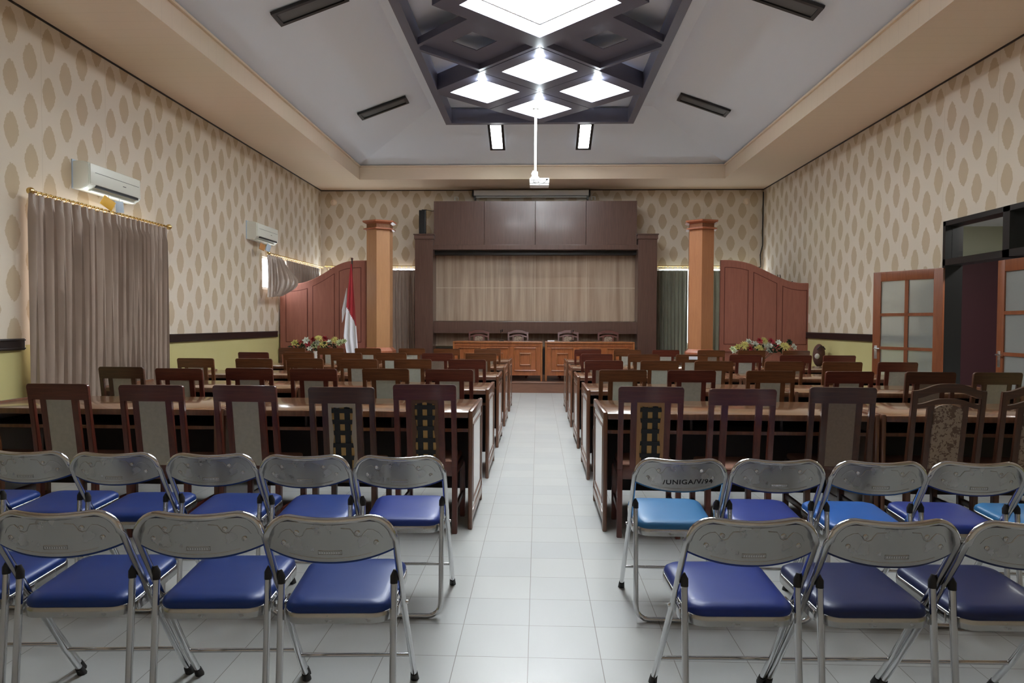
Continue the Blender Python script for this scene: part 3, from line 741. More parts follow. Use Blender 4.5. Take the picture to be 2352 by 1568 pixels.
for key, lst in CH.items():
    side = 'left' if key[0] == 'L' else 'right'; row = int(key[1])
    for i, (x, y, tone, pan_) in enumerate(lst):
        n = (len(lst)-1-i) if side == 'left' else i
        if pan_ == 'carved': lab = 'dark carved chair with floral back panel, %s from aisle, %s side, first row' % (ORD[n], side)
        else: lab = '%s wooden chair, %s, %s from aisle, %s side, %s row' % (TD[tone], PD[pan_], ORD[n], side, ORD[row-1])
        k = (tone, pan_); rz = math.radians(random.uniform(-2.2, 2.2))
        if k not in PROTO:
            t = thing('wooden_chair', '', 'chair'); wchair(t, tone, pan_); PROTO[k] = t
        else: t = copy_tree(PROTO[k])
        t.location = (x, y, 0); t.rotation_euler = (0, 0, rz)
        if pan_ == 'carved': t.name = 'carved_chair'
        tag(t, lab, 'chair', '%s row of wooden chairs on the %s side' % (ORD[row-1], side))
        if key == 'R4' and i == 2:
            st = MB().box(-.04, .07, -.096, -.0925, .925, .965).mesh('paper_label', 'paper')
            o = put('paper_label', st, t); o['label'] = 'white paper label'
for i, x in enumerate((-1.306, -.442, .658, 1.533)):
    k = ('r', 'carved')
    if k not in PROTO: t = thing('carved_chair', '', 'chair'); wchair(t, 'r', 'carved'); PROTO[k] = t
    else: t = copy_tree(PROTO[k])
    t.location = (x, 15.0, ZD); t.rotation_euler = (0, 0, PI)
    tag(t, 'carved chair with floral back behind the stage desks, %s from the left' % ORD[i], 'chair', 'carved chairs behind the stage desks')

# ------------------------------------------------------------------ long tables
def table(t, ln):
    h = ln/2
    def P(n, key, fn): return put(n, lib(key, fn), t)
    P('table_top', 'ttop%.2f' % ln, lambda: MB().box(-h+.03, h-.03, .01, .80, .765, .79, .006).mesh('table_top', 'table_top', 40))
    P('front_edge', 'tedge%.2f' % ln, lambda: MB().box(-h+.03, h-.03, 0, .014, .752, .792, .005).mesh('front_edge', 'table_wood', 40))
    P('shelf', 'tshelf%.2f' % ln, lambda: MB().box(-h+.03, h-.03, .06, .74, .655, .672).mesh('shelf', 'dark_board'))
    P('shelf_edge', 'tshelfe%.2f' % ln, lambda: MB().box(-h+.03, h-.03, .05, .062, .65, .674, .002).mesh('shelf_edge', 'table_wood'))
    P('modesty_board', 'tmod%.2f' % ln, lambda: MB().box(-h+.03, h-.03, .745, .765, .10, .765).mesh('modesty_board', 'dark_board'))
    for s in (-1, 1):
        def end():
            m = MB(); a, b = (h-.03, h) if s > 0 else (-h, -h+.03)
            m.box(a, b, 0, .035, .0, .80, .008).box(a, b, .78, .815, 0, .80, .008).box(a, b, .035, .78, .745, .80, .004).box(a, b, .035, .78, .06, .12, .003)
            return m.mesh('end_frame', 'table_wood', 40)
        P('end_frame', 'tend%.2f%d' % (ln, s), end)
        P('end_panel', 'tendp%.2f%d' % (ln, s), lambda: MB().box(*((h-.022, h-.006) if s > 0 else (-h+.006, -h+.022)), .035, .78, .12, .745).mesh('end_panel', 'wood_sheen_pale'))
        def molding():
            m = MB(); a, b = (h-.008, h-.001) if s > 0 else (-h+.001, -h+.008)
            m.box(a, b, .09, .105, .17, .70).box(a, b, .71, .725, .17, .70).box(a, b, .09, .725, .685, .70).box(a, b, .09, .725, .17, .185)
            return m.mesh('end_moulding', 'table_wood')
        P('end_moulding', 'tendm%.2f%d' % (ln, s), molding)
    for x in (-.3, .3): P('shelf_divider', 'tdiv%.1f' % x, lambda: MB().box(x-.008, x+.008, .10, .74, .672, .765).mesh('shelf_divider', 'dark_board'))
TP = {}
for r_, ty in enumerate(TROW):
    for side in (-1, 1):
        l1 = (1.72 if r_ < 2 else 1.78) if side < 0 else 1.80
        for k in (0, 1):
            ln = l1 if k == 0 else (1.80 if side < 0 else 1.95)
            cx = side*(.435 + (ln/2 if k == 0 else l1 + .012 + ln/2))
            if ln not in TP: t = thing('long_table', '', 'table'); table(t, ln); TP[ln] = t
            else: t = copy_tree(TP[ln])
            t.location = (cx, ty, 0)
            tag(t, 'long dark wooden table, %s end, %s side, %s row from the camera' % ('aisle' if k == 0 else 'wall', 'left' if side < 0 else 'right', ORD[r_]), 'table', 'long tables in rows')

# ------------------------------------------------------------------ folding chairs
def arc_path():
    """outer tube: foot - up - over the back - foot; curved backwards at the middle of the top"""
    W = .205; pts = []
    side = [(.42, .012), (.317, .15), (.125, .43), (.045, .555), (-.01, .64), (-.045, .70)]
    for y, z in side: pts.append((-W - (.004 if z < .3 else 0), y, z))
    R = .075; cz = .772-R
    for i in range(1, 9):
        a = PI - PI/2*i/8; pts.append((-W+.004+R+R*math.cos(a), -.052-.012*i/8, cz+R*math.sin(a)))
    for i in range(1, 12):
        u = i/12; x = (-W+.004+R)*(1-2*u); pts.append((x, -.064-.022*math.sin(PI*u), .772-.006*math.sin(PI*u)))
    return pts
HALF = arc_path()
n_half = len(HALF)
def full_path():
    left = HALF[:6+8]; top = HALF[6+8:]
    return left + top + [(-x, y, z) for x, y, z in left[::-1]]
def zrange(a):
    return .766 - .004*(1-a*a) - .050*max(0, (a-.58)/.42)**2.8, .630 + .036*a**2.2
def plate_fn(u, v, off=0.0):
    x = -.197 + .394*u
    a = abs(x)/.197
    zt, zb = zrange(a)
    z = zb + (zt-zb)*v
    y = -.090 + .034*a**2.2 + (.766-z)*.22 + off
    return Vector((x, y, z))
def fchair_meshes(vin):
    D = {}
    D['tube'] = lib('ftube', lambda: MB().tube(full_path(), .0115, 10, cap=True).mesh('back_tube', 'chrome', 60))
    def rear():
        p = []
        for s in (-1, 1):
            q = [(s*.186, .045, .53), (s*.186, .03, .35), (s*.186, .008, .10)]
            for i in range(5): a = PI/2*i/4; q.append((s*(.186-.06+.06*math.cos(a)), .002, .0725-.06*math.sin(a)))
            p.append(q)
        return MB().tube(p[0] + p[1][::-1], .0115, 10).mesh('rear_leg_loop', 'chrome', 60)
    D['rear'] = lib('frear', rear)
    def plug():
        m = MB()
        for s in (-1, 1): m.tube([(s*.186, .045, .525), (s*.186, .046, .545), (s*.188, .047, .562)], .013, 10, radii=[.0135, .0135, .006])
        return m
    for s in (-1, 1):
        D['plug%d' % s] = lib('fplug%d' % s, lambda: MB().tube([(s*.186, .045, .522), (s*.186, .046, .545), (s*.190, .048, .566)], .013, 10, radii=[.0128, .0128, .006]).mesh('leg_plug', 'rubber', 60))
        D['foot%d' % s] = lib('ffoot%d' % s, lambda: MB().tube([(s*.209, .424, .0), (s*.209, .402, .035)], .015, 10, radii=[.017, .014]).mesh('rubber_foot', 'rubber', 60))
        D['pivot%d' % s] = lib('fpiv%d' % s, lambda: MB().tube([(s*.17, .128, .425), (s*.222, .128, .425)], .007, 10).box(s*.196-.004, s*.196+.004, .06, .17, .405, .44, .003).mesh('seat_hinge', 'chrome', 40))
    D['cross'] = lib('fcross', lambda: MB().tube([(-.205, .322, .145), (.205, .322, .145)], .008, 8).mesh('cross_bar', 'chrome', 60))
    def rr_outline(hw0, hw1, y0, y1, r, n=6):
        pts = []
        cs = [(hw0-r, y0+r, -PI/2), (hw1-r, y1-r, 0), (-hw1+r, y1-r, PI/2), (-hw0+r, y0+r, PI)]
        for cx, cy, a0 in cs:
            for i in range(n+1): a = a0+PI/2*i/n; pts.append((cx+r*math.cos(a), cy+r*math.sin(a)))
        return pts
    def zs(y): return .425 + .05*(y-.02)
    def seat():
        m = MB(); b = m.bm; layers = [(1.0, .004, 0), (1.012, .014, 0), (.995, .026, 0), (.93, .036, 0), (.80, .041, 0), (.55, .044, 0), (.2, .045, 0)]
        o = rr_outline(.176, .183, .02, .415, .06); rings = []
        for sc_, dz, _ in layers: rings.append([b.verts.new((x*sc_, .2175+(y-.2175)*sc_, zs(.2175+(y-.2175)*sc_)+dz)) for x, y in o])
        for A, B in zip(rings, rings[1:]):
            for k in range(len(o)): b.faces.new([A[k], A[(k+1) % len(o)], B[(k+1) % len(o)], B[k]])
        b.faces.new(rings[0][::-1]); b.faces.new(rings[-1])
        return m.mesh('seat_cushion', vin, 60)
    D['seat'] = lib('fseat'+vin, seat)
    def band():
        m = MB(); b = m.bm; o = rr_outline(.180, .187, .016, .419, .062); rings = []
        for sc_, dz in ((.96, -.028), (1.0, -.026), (1.006, -.010), (1.0, .006), (.985, .008)):
            rings.append([b.verts.new((x*sc_, .2175+(y-.2175)*sc_, zs(y)+dz)) for x, y in o])
        for A, B in zip(rings, rings[1:]):
            for k in range(len(o)): b.faces.new([A[k], A[(k+1) % len(o)], B[(k+1) % len(o)], B[k]])
        b.faces.new(rings[0][::-1]); b.faces.new(rings[-1])
        return m.mesh('seat_rim', 'chrome_plate', 60)
    D['band'] = lib('fband', band)
    D['shell'] = lib('fshell', lambda: MB().grid(lambda u, v: plate_fn(u, v), 24, 8, -.002).mesh('back_shell', 'chrome_plate', 60))
    def pad():
        m = MB(); nu, nv = 24, 8; b = m.bm; A = []; B = []
        for i in range(nu+1):
            A.append([]); B.append([])
            for j in range(nv+1):
                u, v = i/nu, j/nv; e = min(u, 1-u)*8; f = min(v, 1-v)*4; k = min(1, e)*min(1, f)
                A[-1].append(b.verts.new(plate_fn(u, v*.96, .004) - Vector((0, 0, .007*(1-v))))); B[-1].append(b.verts.new(plate_fn(u, v*.96, .008+.018*math.sqrt(k)) - Vector((0, 0, .007*(1-v)))))
        for X in (A, B):
            for i in range(nu):
                for j in range(nv): b.faces.new([X[i][j], X[i+1][j], X[i+1][j+1], X[i][j+1]])
        for i in range(nu):
            for j in (0, nv): b.faces.new([A[i][j], A[i+1][j], B[i+1][j], B[i][j]])
        for j in range(nv):
            for i in (0, nu): b.faces.new([A[i][j], A[i][j+1], B[i][j+1], B[i][j]])
        return m.mesh('back_pad', vin, 60)
    D['pad'] = lib('fpad'+vin, pad)
    def on(x, z, off=-.003):
        zt, zb = zrange(abs(x)/.197)
        return plate_fn((x+.197)/.394, (z-zb)/(zt-zb), off)
    D['on'] = on
    for i, (x, z) in enumerate(((-.1, .728), (.09, .728), (-.145, .692), (.145, .692))):
        def rv():
            p = on(x, z, 0); m = MB().lathe([(.0085, 0), (.0085, .0015), (.006, .004), (.004, .004), (.0035, .0025)], 14)
            return m.xf(Matrix.Translation(p) @ Matrix.Rotation(PI/2, 4, 'X')).mesh('rivet', 'chrome', 40)
        D['rivet%d' % i] = lib('frivet%d' % i, rv)
    def emb():
        m = MB()
        for s in (-1, 1):
            q = [(.165, .705), (.155, .722), (.138, .734), (.122, .737), (.112, .728), (.103, .716), (.092, .713), (.082, .718), (.076, .730), (.068, .741), (.04, .744)]
            m.tube([on(s*x, z, -.0005) for x, z in q], .0012, 6)
        m.tube([on(x, .642+.036*(abs(x)/.197)**2.2, -.0003) for x in [-.13+.26*i/14 for i in range(15)]], .001, 6)
        return m.mesh('embossed_line', 'chrome', 60)
    D['emboss'] = lib('femb', emb)
    def plate():
        m = MB()
        def rect(x0, x1, z0, z1, r): m.tube([on(x, z, -.001) for x, z in ((x0, z0), (x1, z0), (x1, z1), (x0, z1))], r, 5, closed=True)
        rect(-.035, .04, .655, .668, .0008)
        for i in range(9): x = -.029+i*.0075; m.box(x-.0022, x+.0022, on(x, .66)[1]+.001, on(x, .66)[1]+.0035, .6585, .6645)
        return m.mesh('embossed_badge', 'chrome')
    D['badge'] = lib('fbadge', plate)
    return D
def fchair(t, vin, badge=True):
    D = fchair_meshes(vin)
    put('back_tube', D['tube'], t); put('rear_leg_loop', D['rear'], t); put('cross_bar', D['cross'], t)
    for s in (-1, 1):
        put('leg_plug', D['plug%d' % s], t); put('rubber_foot', D['foot%d' % s], t); put('seat_hinge', D['pivot%d' % s], t)
    put('seat_cushion', D['seat'], t); put('seat_rim', D['band'], t); put('back_pad', D['pad'], t)
    sh = put('back_shell', D['shell'], t)
    for i in range(4): put('rivet', D['rivet%d' % i], sh)
    put('embossed_line', D['emboss'], sh)
    if badge: put('embossed_badge', D['badge'], sh)
    return D
def stencil(sh, D):
    cu = bpy.data.curves.new('t', 'FONT'); cu.body = '/UNIGA/V/94'; cu.size = .031; cu.extrude = .0003; cu.offset = .0005; cu.space_character = 1.12
    o = bpy.data.objects.new('t', cu); COL.objects.link(o); dg = bpy.context.evaluated_depsgraph_get()
    me = bpy.data.meshes.new_from_object(o.evaluated_get(dg)); bpy.data.objects.remove(o)
    xs = [v.co.x for v in me.vertices]; x0, x1 = min(xs), max(xs)
    for v in me.vertices:
        x = -.080 + (v.co.x-x0)/(x1-x0)*.225; z = .664 + v.co.y*.95 + .03*x
        y = D['on'](max(-.18, min(.18, x)), z, -.0008)[1] - v.co.z
        v.co = Vector((x, y, z))
    me.materials.clear(); me.materials.append(M['ink'])
    q = put('stencilled_marking', me, sh); q['label'] = 'black stencilled letters'
FC = [  # row, side, list of (x, vinyl) from aisle outward; y, yaw
 ('second nearest', 'left', 3.15, 2.0, [(-.636, 'vinyl_royal'), (-1.071, 'vinyl_blue'), (-1.512, 'vinyl_blue'), (-1.969, 'vinyl_blue'), (-2.40, 'vinyl_blue'), (-2.83, 'vinyl_blue')]),
 ('second nearest', 'right', 3.16, -1.0, [(.648, 'vinyl_light'), (1.086, 'vinyl_royal'), (1.527, 'vinyl_sky'), (1.96, 'vinyl_royal'), (2.39, 'vinyl_light')]),
 ('nearest', 'left', 2.19, 4.0, [(-.658, 'vinyl_blue'), (-1.089, 'vinyl_blue'), (-1.55, 'vinyl_blue'), (-2.0, 'vinyl_blue')]),
 ('nearest', 'right', 2.22, 2.0, [(.675, 'vinyl_royal'), (1.118, 'vinyl_navy'), (1.545, 'vinyl_navy')])]
VD = {'vinyl_blue': 'blue', 'vinyl_royal': 'royal blue', 'vinyl_navy': 'navy', 'vinyl_light': 'light teal-blue', 'vinyl_sky': 'bright sky-blue'}
FP = {}
for row, side, y, rz, lst in FC:
    for i, (x, vin) in enumerate(lst):
        special = vin == 'vinyl_light' and i == 0
        if special:
            t = thing('folding_chair', '', 'chair'); D = fchair(t, vin, False)
            sh = [c for c in t.children if c.name.startswith('back_shell')][0]; stencil(sh, D)
        elif vin not in FP: t = thing('folding_chair', '', 'chair'); fchair(t, vin); FP[vin] = t
        else: t = copy_tree(FP[vin])
        t.location = (x, y + random.uniform(-.012, .012), 0); t.rotation_euler = (0, 0, math.radians(rz + random.uniform(-.8, .8)))
        tag(t, ('chrome folding chair with black stencilled back and light teal-blue seat by the aisle' if special else
            'chrome folding chair with %s seat, %s from aisle, %s side, %s row' % (VD[vin], ORD[i], side, row)), 'chair', '%s row of folding chairs on the %s' % (row, side))

# ------------------------------------------------------------------ curtains
def curtain_rod(label, p0, p1, nr, finials=(True, True)):
    a, b = Vector(p0), Vector(p1); d = (b-a); ln = d.length; dn = d.normalized()
    t = thing('curtain_rod', label, 'curtain rod', a)
    put('rod', MB().tube([(0, 0, 0), tuple(d)], .013, 10).mesh('rod', 'brass', 60), t)
    if finials[0]: put('finial', MB().ball(tuple(-dn*.03), .038).mesh('finial', 'brass', 60), t)
    if finials[1]: put('finial', MB().ball(tuple(d+dn*.03), .038).mesh('finial', 'brass', 60), t)
    me = MB().tube([(.024*math.cos(k*PI/6), 0, .024*math.sin(k*PI/6)) for k in range(12)], .0035, 6, closed=True).mesh('curtain_ring', 'brass', 60)
    rz = math.atan2(dn.y, dn.x) - PI/2
    for i in range(nr): put('curtain_ring', me, t, tuple(d*((i+.5)/nr) + Vector((0, 0, -.011))), (0, 0, rz))
    return t
def curtain(label, p0, p1, ztop, zbot, nfold, inward, m, amp=.035, hem=None, seed=0, sway=.02):
    a, b = Vector((p0[0], p0[1], 0)), Vector((p1[0], p1[1], 0)); inn = Vector(inward)
    rr = random.Random(seed); ph = [rr.uniform(-.5, .5) for _ in range(nfold+1)]; am = [rr.uniform(.6, 1.25) for _ in range(nfold+1)]
    def fn(u, v):
        z = ztop + (zbot-ztop)*v; k = u*nfold; i = min(int(k), nfold-1); f = k-i
        A = (am[i]*(1-f) + am[i+1]*f)*amp
        pinch = min(1, max(.0, (v-.015)/.06)); head = 1-pinch
        s = math.sin(2*PI*k + (ph[i]*(1-f)+ph[i+1]*f)*v*1.2)
        s = s + .35*math.sin(6*PI*k + 1.7*ph[i] + 2*v)*pinch
        off = A*(s*(.45+.55*pinch) + head*.3*math.sin(6*PI*k))
        uu = u + (sway*math.sin(3.1*v+seed) * math.sin(PI*u)) * v + .25/nfold*math.sin(4*PI*k)*pinch*.35
        p = a.lerp(b, uu) + inn*off
        if hem: z, p = hem(u, v, z, p)
        return Vector((p.x, p.y, z))
    mb = MB().grid(fn, nfold*12, 26, .003)
    o = put('curtain', mb.mesh('curtain', m, 80)); o.data.name = 'curtain'
    return tag(o, label, 'curtain')
XC = -4.99
curtain_rod('brass curtain rod over the large left window', (XC, 6.60, 2.665), (XC, 9.06, 2.665), 36)
curtain('taupe satin floor-length curtain, nearer half on the left wall', (XC, 6.54), (XC, 7.99), 2.64, .03, 11, (1, 0, 0), 'curtain_taupe', seed=1, amp=.06)
curtain('taupe satin floor-length curtain, farther half on the left wall', (XC, 7.94), (XC, 9.04), 2.64, .03, 11, (1, 0, 0), 'curtain_taupe', seed=2, amp=.06)
curtain_rod('brass curtain rod over the far left window near the corner', (XC, 12.55, 2.665), (XC, 15.7, 2.665), 30, (True, False))
def hem1(u, v, z, p):   # bunched up and thrown over the top of the partition
    b_ = math.sin(PI*min(1, v**1.6))
    return z + .05*u*v, p + Vector((.06*v + .30*u*u*b_ + .02*math.sin(u*11)*v, -.16*v*v*(1-u) - .22*u*v*v, 0))
curtain('short bunched taupe curtain hanging by the left partition top', (XC, 12.44), (XC, 13.2), 2.63, 1.84, 7, (1, 0, 0), 'curtain_taupe', hem=hem1, seed=3, amp=.05)
curtain('taupe curtain behind the left partition on the left wall', (XC, 13.4), (XC, 15.45), 2.61, .25, 14, (1, 0, 0), 'curtain_taupe', seed=4)
YC = 15.86
curtain_rod('brass curtain rod on the back wall left of the stage', (-5.0, YC, 2.70), (-2.80, YC, 2.70), 20, (False, False))
curtain('taupe curtain between left pillar and dark stage pilaster', (-3.95, YC), (-2.79, YC), 2.615, .25, 9, (0, -1, 0), 'curtain_taupe', seed=5)
curtain('taupe curtain on the back wall behind the left partition', (-4.75, YC), (-4.0, YC), 2.615, .25, 6, (0, -1, 0), 'curtain_taupe', seed=8)
curtain_rod('brass curtain rod on the back wall right of the stage', (2.68, YC, 2.71), (4.95, YC, 2.71), 20, (False, False))
curtain('grey-green curtain between dark stage pilaster and right pillar', (2.66, YC), (3.42, YC), 2.615, .25, 9, (0, -1, 0), 'curtain_green', seed=6)
curtain('grey-green curtain on the back wall behind the right partition', (3.5, YC), (4.85, YC), 2.615, .25, 9, (0, -1, 0), 'curtain_green', seed=7)

# ------------------------------------------------------------------ air conditioners
def aircon(y0, ln, where):
    t = thing('air_conditioner', 'white wall air conditioner %s' % where, 'air conditioner', (WL, y0, 2.85))
    prof = [(0, 0), (0, .30), (.13, .30), (.185, .275), (.19, .05), (.165, .02), (.10, -.01), (.03, -.01)]   # depth, z
    m = MB(); A = [m.bm.verts.new((x, 0, z)) for x, z in prof]; B = [m.bm.verts.new((x, ln, z)) for x, z in prof]
    m.bm.faces.new(A); m.bm.faces.new(B[::-1])
    for i in range(len(prof)): j = (i+1) % len(prof); m.bm.faces.new([A[i], A[j], B[j], B[i]])
    bmesh.ops.bevel(m.bm, geom=list(m.bm.edges), offset=.006, segments=2, affect='EDGES')
    put('casing', m.mesh('casing', 'ac_white', 40), t)
    fp = MB().box(.186, .196, .02, ln-.02, .055, .275, .003); put('front_cover', fp.mesh('front_cover', 'ac_white', 40), t)
    put('cover_seam', MB().box(.196, .1975, .1, ln-.05, .185, .189).box(.196, .1975, ln*.62, ln*.68, .13, .137).mesh('cover_seam', 'frame_black'), t)
    put('air_outlet', MB().box(.14, .1925, .12, ln-.06, .026, .052).mesh('air_outlet', 'black'), t)
    put('air_flap', MB().box(.105, .16, .1, ln-.05, -.016, -.004, .003).mesh('air_flap', 'ac_white'), t)
    put('wall_plate', MB().box(0, .012, -.012, ln+.01, -.005, .315).mesh('wall_plate', 'sachet_grey'), t)
aircon(7.36, .98, 'above the large left curtain'); aircon(11.84, .98, 'above the bunched curtain near the left corner')
def sachet(x, y, z, m, lab, w_=.07, h_=.11, tilt=.2):
    t = thing('air_freshener', lab, 'air freshener', (x, y, z))
    t.rotation_euler = (0, 0, math.radians(65))
    R_ = Matrix.Rotation(tilt, 4, 'Y')
    put('packet', MB().box(-w_, w_, -.006, .006, -h_, h_*.55, .004).xf(R_).mesh('packet', m, 40), t)
    put('string', MB().tube([(0, 0, h_*.5), (.0, 0, 2.84-z)], .003, 5).mesh('string', 'white'), t)
sachet(-4.93, 7.70, 2.755, 'sachet_yellow', 'yellow square packet hanging under the near air conditioner', .075, .075, .5)
sachet(-4.93, 7.90, 2.75, 'sachet_grey', 'silvery packet hanging under the near air conditioner', .05, .085, -.1)
sachet(-4.93, 12.08, 2.745, 'sachet_orange', 'orange packet hanging under the far air conditioner', .06, .075, .3)
sachet(-4.93, 12.36, 2.76, 'sachet_grey', 'silvery packet hanging under the far air conditioner', .05, .085, .35)

# ------------------------------------------------------------------ flag
def flag():
    t = thing('flag', 'red and white flag draped on a pole by the left partition', 'flag', (-3.553, 12.95, 0))
    put('pole', MB().tube([(0, 0, .05), (0, 0, 2.58)], .013, 10).mesh('pole', 'frame_black', 60), t)
    put('finial', MB().ball((0, 0, 2.60), .024).mesh('finial', 'bag_brown', 60), t)
    put('stand', MB().lathe([(.17, 0), (.17, .03), (.04, .06), (.03, .1)], 24).mesh('stand', 'frame_black', 40), t)
    def fn(u, v):
        z = 2.50 - 1.72*v
        l = -.012 - .13*min(1, v*1.25)**.9 + (.06*max(0, v-.8)/.2 if v > .8 else 0); r = .01 + .125*v**1.0
        x = l + (r-l)*u; y = -.03 - .035*v*math.sin(u*13+1.0+v) - .02
        return Vector((x, y, z))
    mb = MB().grid(fn, 40, 60, .003); me = mb.mesh('cloth', 'flag_white', 80); me.materials.append(M['flag_red'])
    for p in me.polygons:
        c = p.center; bound = 1.70 - (c.x + .10)*2.0
        if c.x < -.105: bound = 2.0
        if c.z > bound: p.material_index = 1
    put('cloth', me, t)
    def fn2(u, v):
        z = 2.04 - .66*v*(.6+.4*(1-u)); return Vector((-.10 - .09*min(1, v*1.6)*(1-u), -.02 + .015*math.sin(u*8), z))
    put('cloth_fold', MB().grid(fn2, 10, 16, .003).mesh('cloth_fold', 'flag_white', 80), t)
flag()

# ------------------------------------------------------------------ flowers
def bloom(kind, m, r):
    def f():
        mb = MB(); rr = random.Random(kind)
        rings = [(16, 1.0, .15), (13, .8, .5), (9, .55, .9), (5, .28, 1.25)] if kind == 1 else [(6, 1, .35), (6, .75, .75), (4, .4, 1.2)]
        for n, l, el in rings:
            for k in range(n):
                a = 2*PI*k/n + rr.uniform(-.1, .1); w_ = (3.2/n)*l*(.85 if kind == 1 else 1.15); d = Vector((math.cos(a)*math.cos(el), math.sin(a)*math.cos(el), math.sin(el))); s = Vector((-math.sin(a), math.cos(a), 0))
                L_ = r*l if el < 1 else r*.6; upv = d.cross(s).normalized()*-.12*r
                p = [d*r*.1, d*L_*.6+s*w_*r*.5-upv, d*L_+upv*.5, d*L_*.6-s*w_*r*.5-upv]
                v = [mb.bm.verts.new(q) for q in p]; mb.bm.faces.new(v)
        bmesh.ops.solidify(mb.bm, geom=list(mb.bm.faces), thickness=r*.03)
        return mb.mesh('flower', m)
    return lib('bloom%d%s%.3f' % (kind, m, r), f)
def bouquet(cx, cy, zt, pts, side):
    v = thing('vase', 'small white vase of artificial flowers on the last %s table' % side, 'vase', (cx, cy, zt))
    put('body', MB().lathe([(.032, 0), (.034, .02), (.036, .09), (.04, .115), (.036, .115), (.03, .1)], 20).mesh('body', 'ceramic', 50), v)
    t = thing('flower_bouquet', 'wide bouquet of yellow, white and red flowers in the %s vase' % side, 'flowers', (cx, cy, zt+.10))
    st = MB(); lf = MB(); rr = random.Random(3)
    for (dx, dz, kind, m, r) in pts:
        y = rr.uniform(-.09, .07); o = put('flower', bloom(kind, m, r*1.25), t, (dx, y, dz), (math.radians(90-38+rr.uniform(-15, 15)), 0, rr.uniform(-.5, .5)))
        st.tube([(dx*.05, 0, -.08), (dx*.4, y*.5, dz*.35), (dx*.96, y+.01, dz-.005)], .003, 5)
    for k in range(70):
        a = rr.uniform(-1, 1); p = Vector((a*.38, rr.uniform(-.06, .08), .02+rr.uniform(0, .16)*(1-abs(a)*.4)))
        if abs(a) < .25: p.z -= rr.uniform(0, .08); p.x *= .8
        d = Vector((rr.uniform(-1, 1), rr.uniform(-.8, .3), rr.uniform(-.2, 1))).normalized()*rr.uniform(.05, .085); s = d.cross(Vector((0, 1, .2))).normalized()*.016
        lf.bm.faces.new([lf.bm.verts.new(q) for q in (p, p+d*.5+s, p+d, p+d*.5-s)])
    bmesh.ops.solidify(lf.bm, geom=list(lf.bm.faces), thickness=.001)
    put('stems', st.mesh('stems', 'leaf', 60), t); put('foliage', lf.mesh('foliage', 'leaf'), t)['kind'] = 'stuff'
def conv(px, py, cx, zt): return ((px-1236)/1571*11.25 - cx, H+(742-py)/1571*11.25 - zt - .10)
def fl(lst, cx, zt): return [conv(px, py, cx, zt) + (k, m, r) for px, py, k, m, r in lst]
Yw, Wh, Pk, Gr = 'petal_yellow', 'petal_white', 'petal_pink', 'petal_green'
zt = .792
bouquet(-3.71, 11.25, zt, fl([(673, 791, 2, Yw, .06), (681, 793, 2, Yw, .05), (688, 789, 2, Pk, .035), (700, 785, 2, Wh, .06), (713, 783, 2, Pk, .05), (703, 794, 2, Pk, .045), (718, 796, 2, Gr, .065), (709, 803, 2, Wh, .045), (728, 780, 1, Yw, .07), (741, 781, 2, Pk, .05), (737, 793, 1, Yw, .075), (751, 789, 2, Wh, .05), (760, 789, 2, Pk, .04), (766, 783, 1, Yw, .06), (775, 790, 1, Gr, .075), (787, 787, 2, Gr, .05), (722, 790, 2, Wh, .05), (727, 807, 2, Wh, .035)], -3.71, zt), 'left')
bouquet(3.64, 11.25, zt, fl([(1676, 799, 2, Gr, .05), (1682, 804, 2, Wh, .05), (1686, 794, 2, Yw, .05), (1702, 791, 1, Yw, .075), (1715, 783, 2, Wh, .055), (1712, 797, 2, Pk, .055), (1727, 788, 2, Wh, .055), (1734, 780, 2, Pk, .05), (1735, 797, 1, Yw, .08), (1747, 780, 1, Yw, .065), (1754, 790, 1, Wh, .06), (1765, 782, 2, Pk, .06), (1763, 793, 2, Wh, .06), (1777, 783, 2, Wh, .045), (1776, 792, 2, Pk, .05), (1793, 793, 1, Yw, .085), (1804, 783, 2, 'leaf', .05), (1816, 794, 2, Wh, .06), (1759, 804, 2, Wh, .055)], 3.64, zt), 'right')
# rounded bag with a pale cloth by the right wall
bg = thing('bag', 'rounded dark brown bag with pale cloth against the right wall', 'bag', (4.98, 12.3, 0))
put('body', MB().ball((-.01, 0, .84), .105, 1, .9, 1.95, 3).mesh('body', 'bag_brown', 60), bg)
put('handle', MB().tube([(-.08, -.09, .95), (-.04, -.11, 1.0), (.02, -.11, 1.0), (.06, -.09, .95)], .01, 8).mesh('handle', 'dark_board', 60), bg)
put('cloth', MB().ball((-.08, -.1, .83), .045, 1, .6, 1.1, 2).mesh('cloth', 'cloth_pale', 60), bg)
put('stool', MB().box(-.15, .11, -.14, .14, .58, .64, .01).box(-.14, -.11, -.13, -.1, 0, .58).box(.07, .1, -.13, -.1, 0, .58).box(-.14, -.11, .1, .13, 0, .58).box(.07, .1, .1, .13, 0, .58).mesh('stool', 'dark_board'), bg)
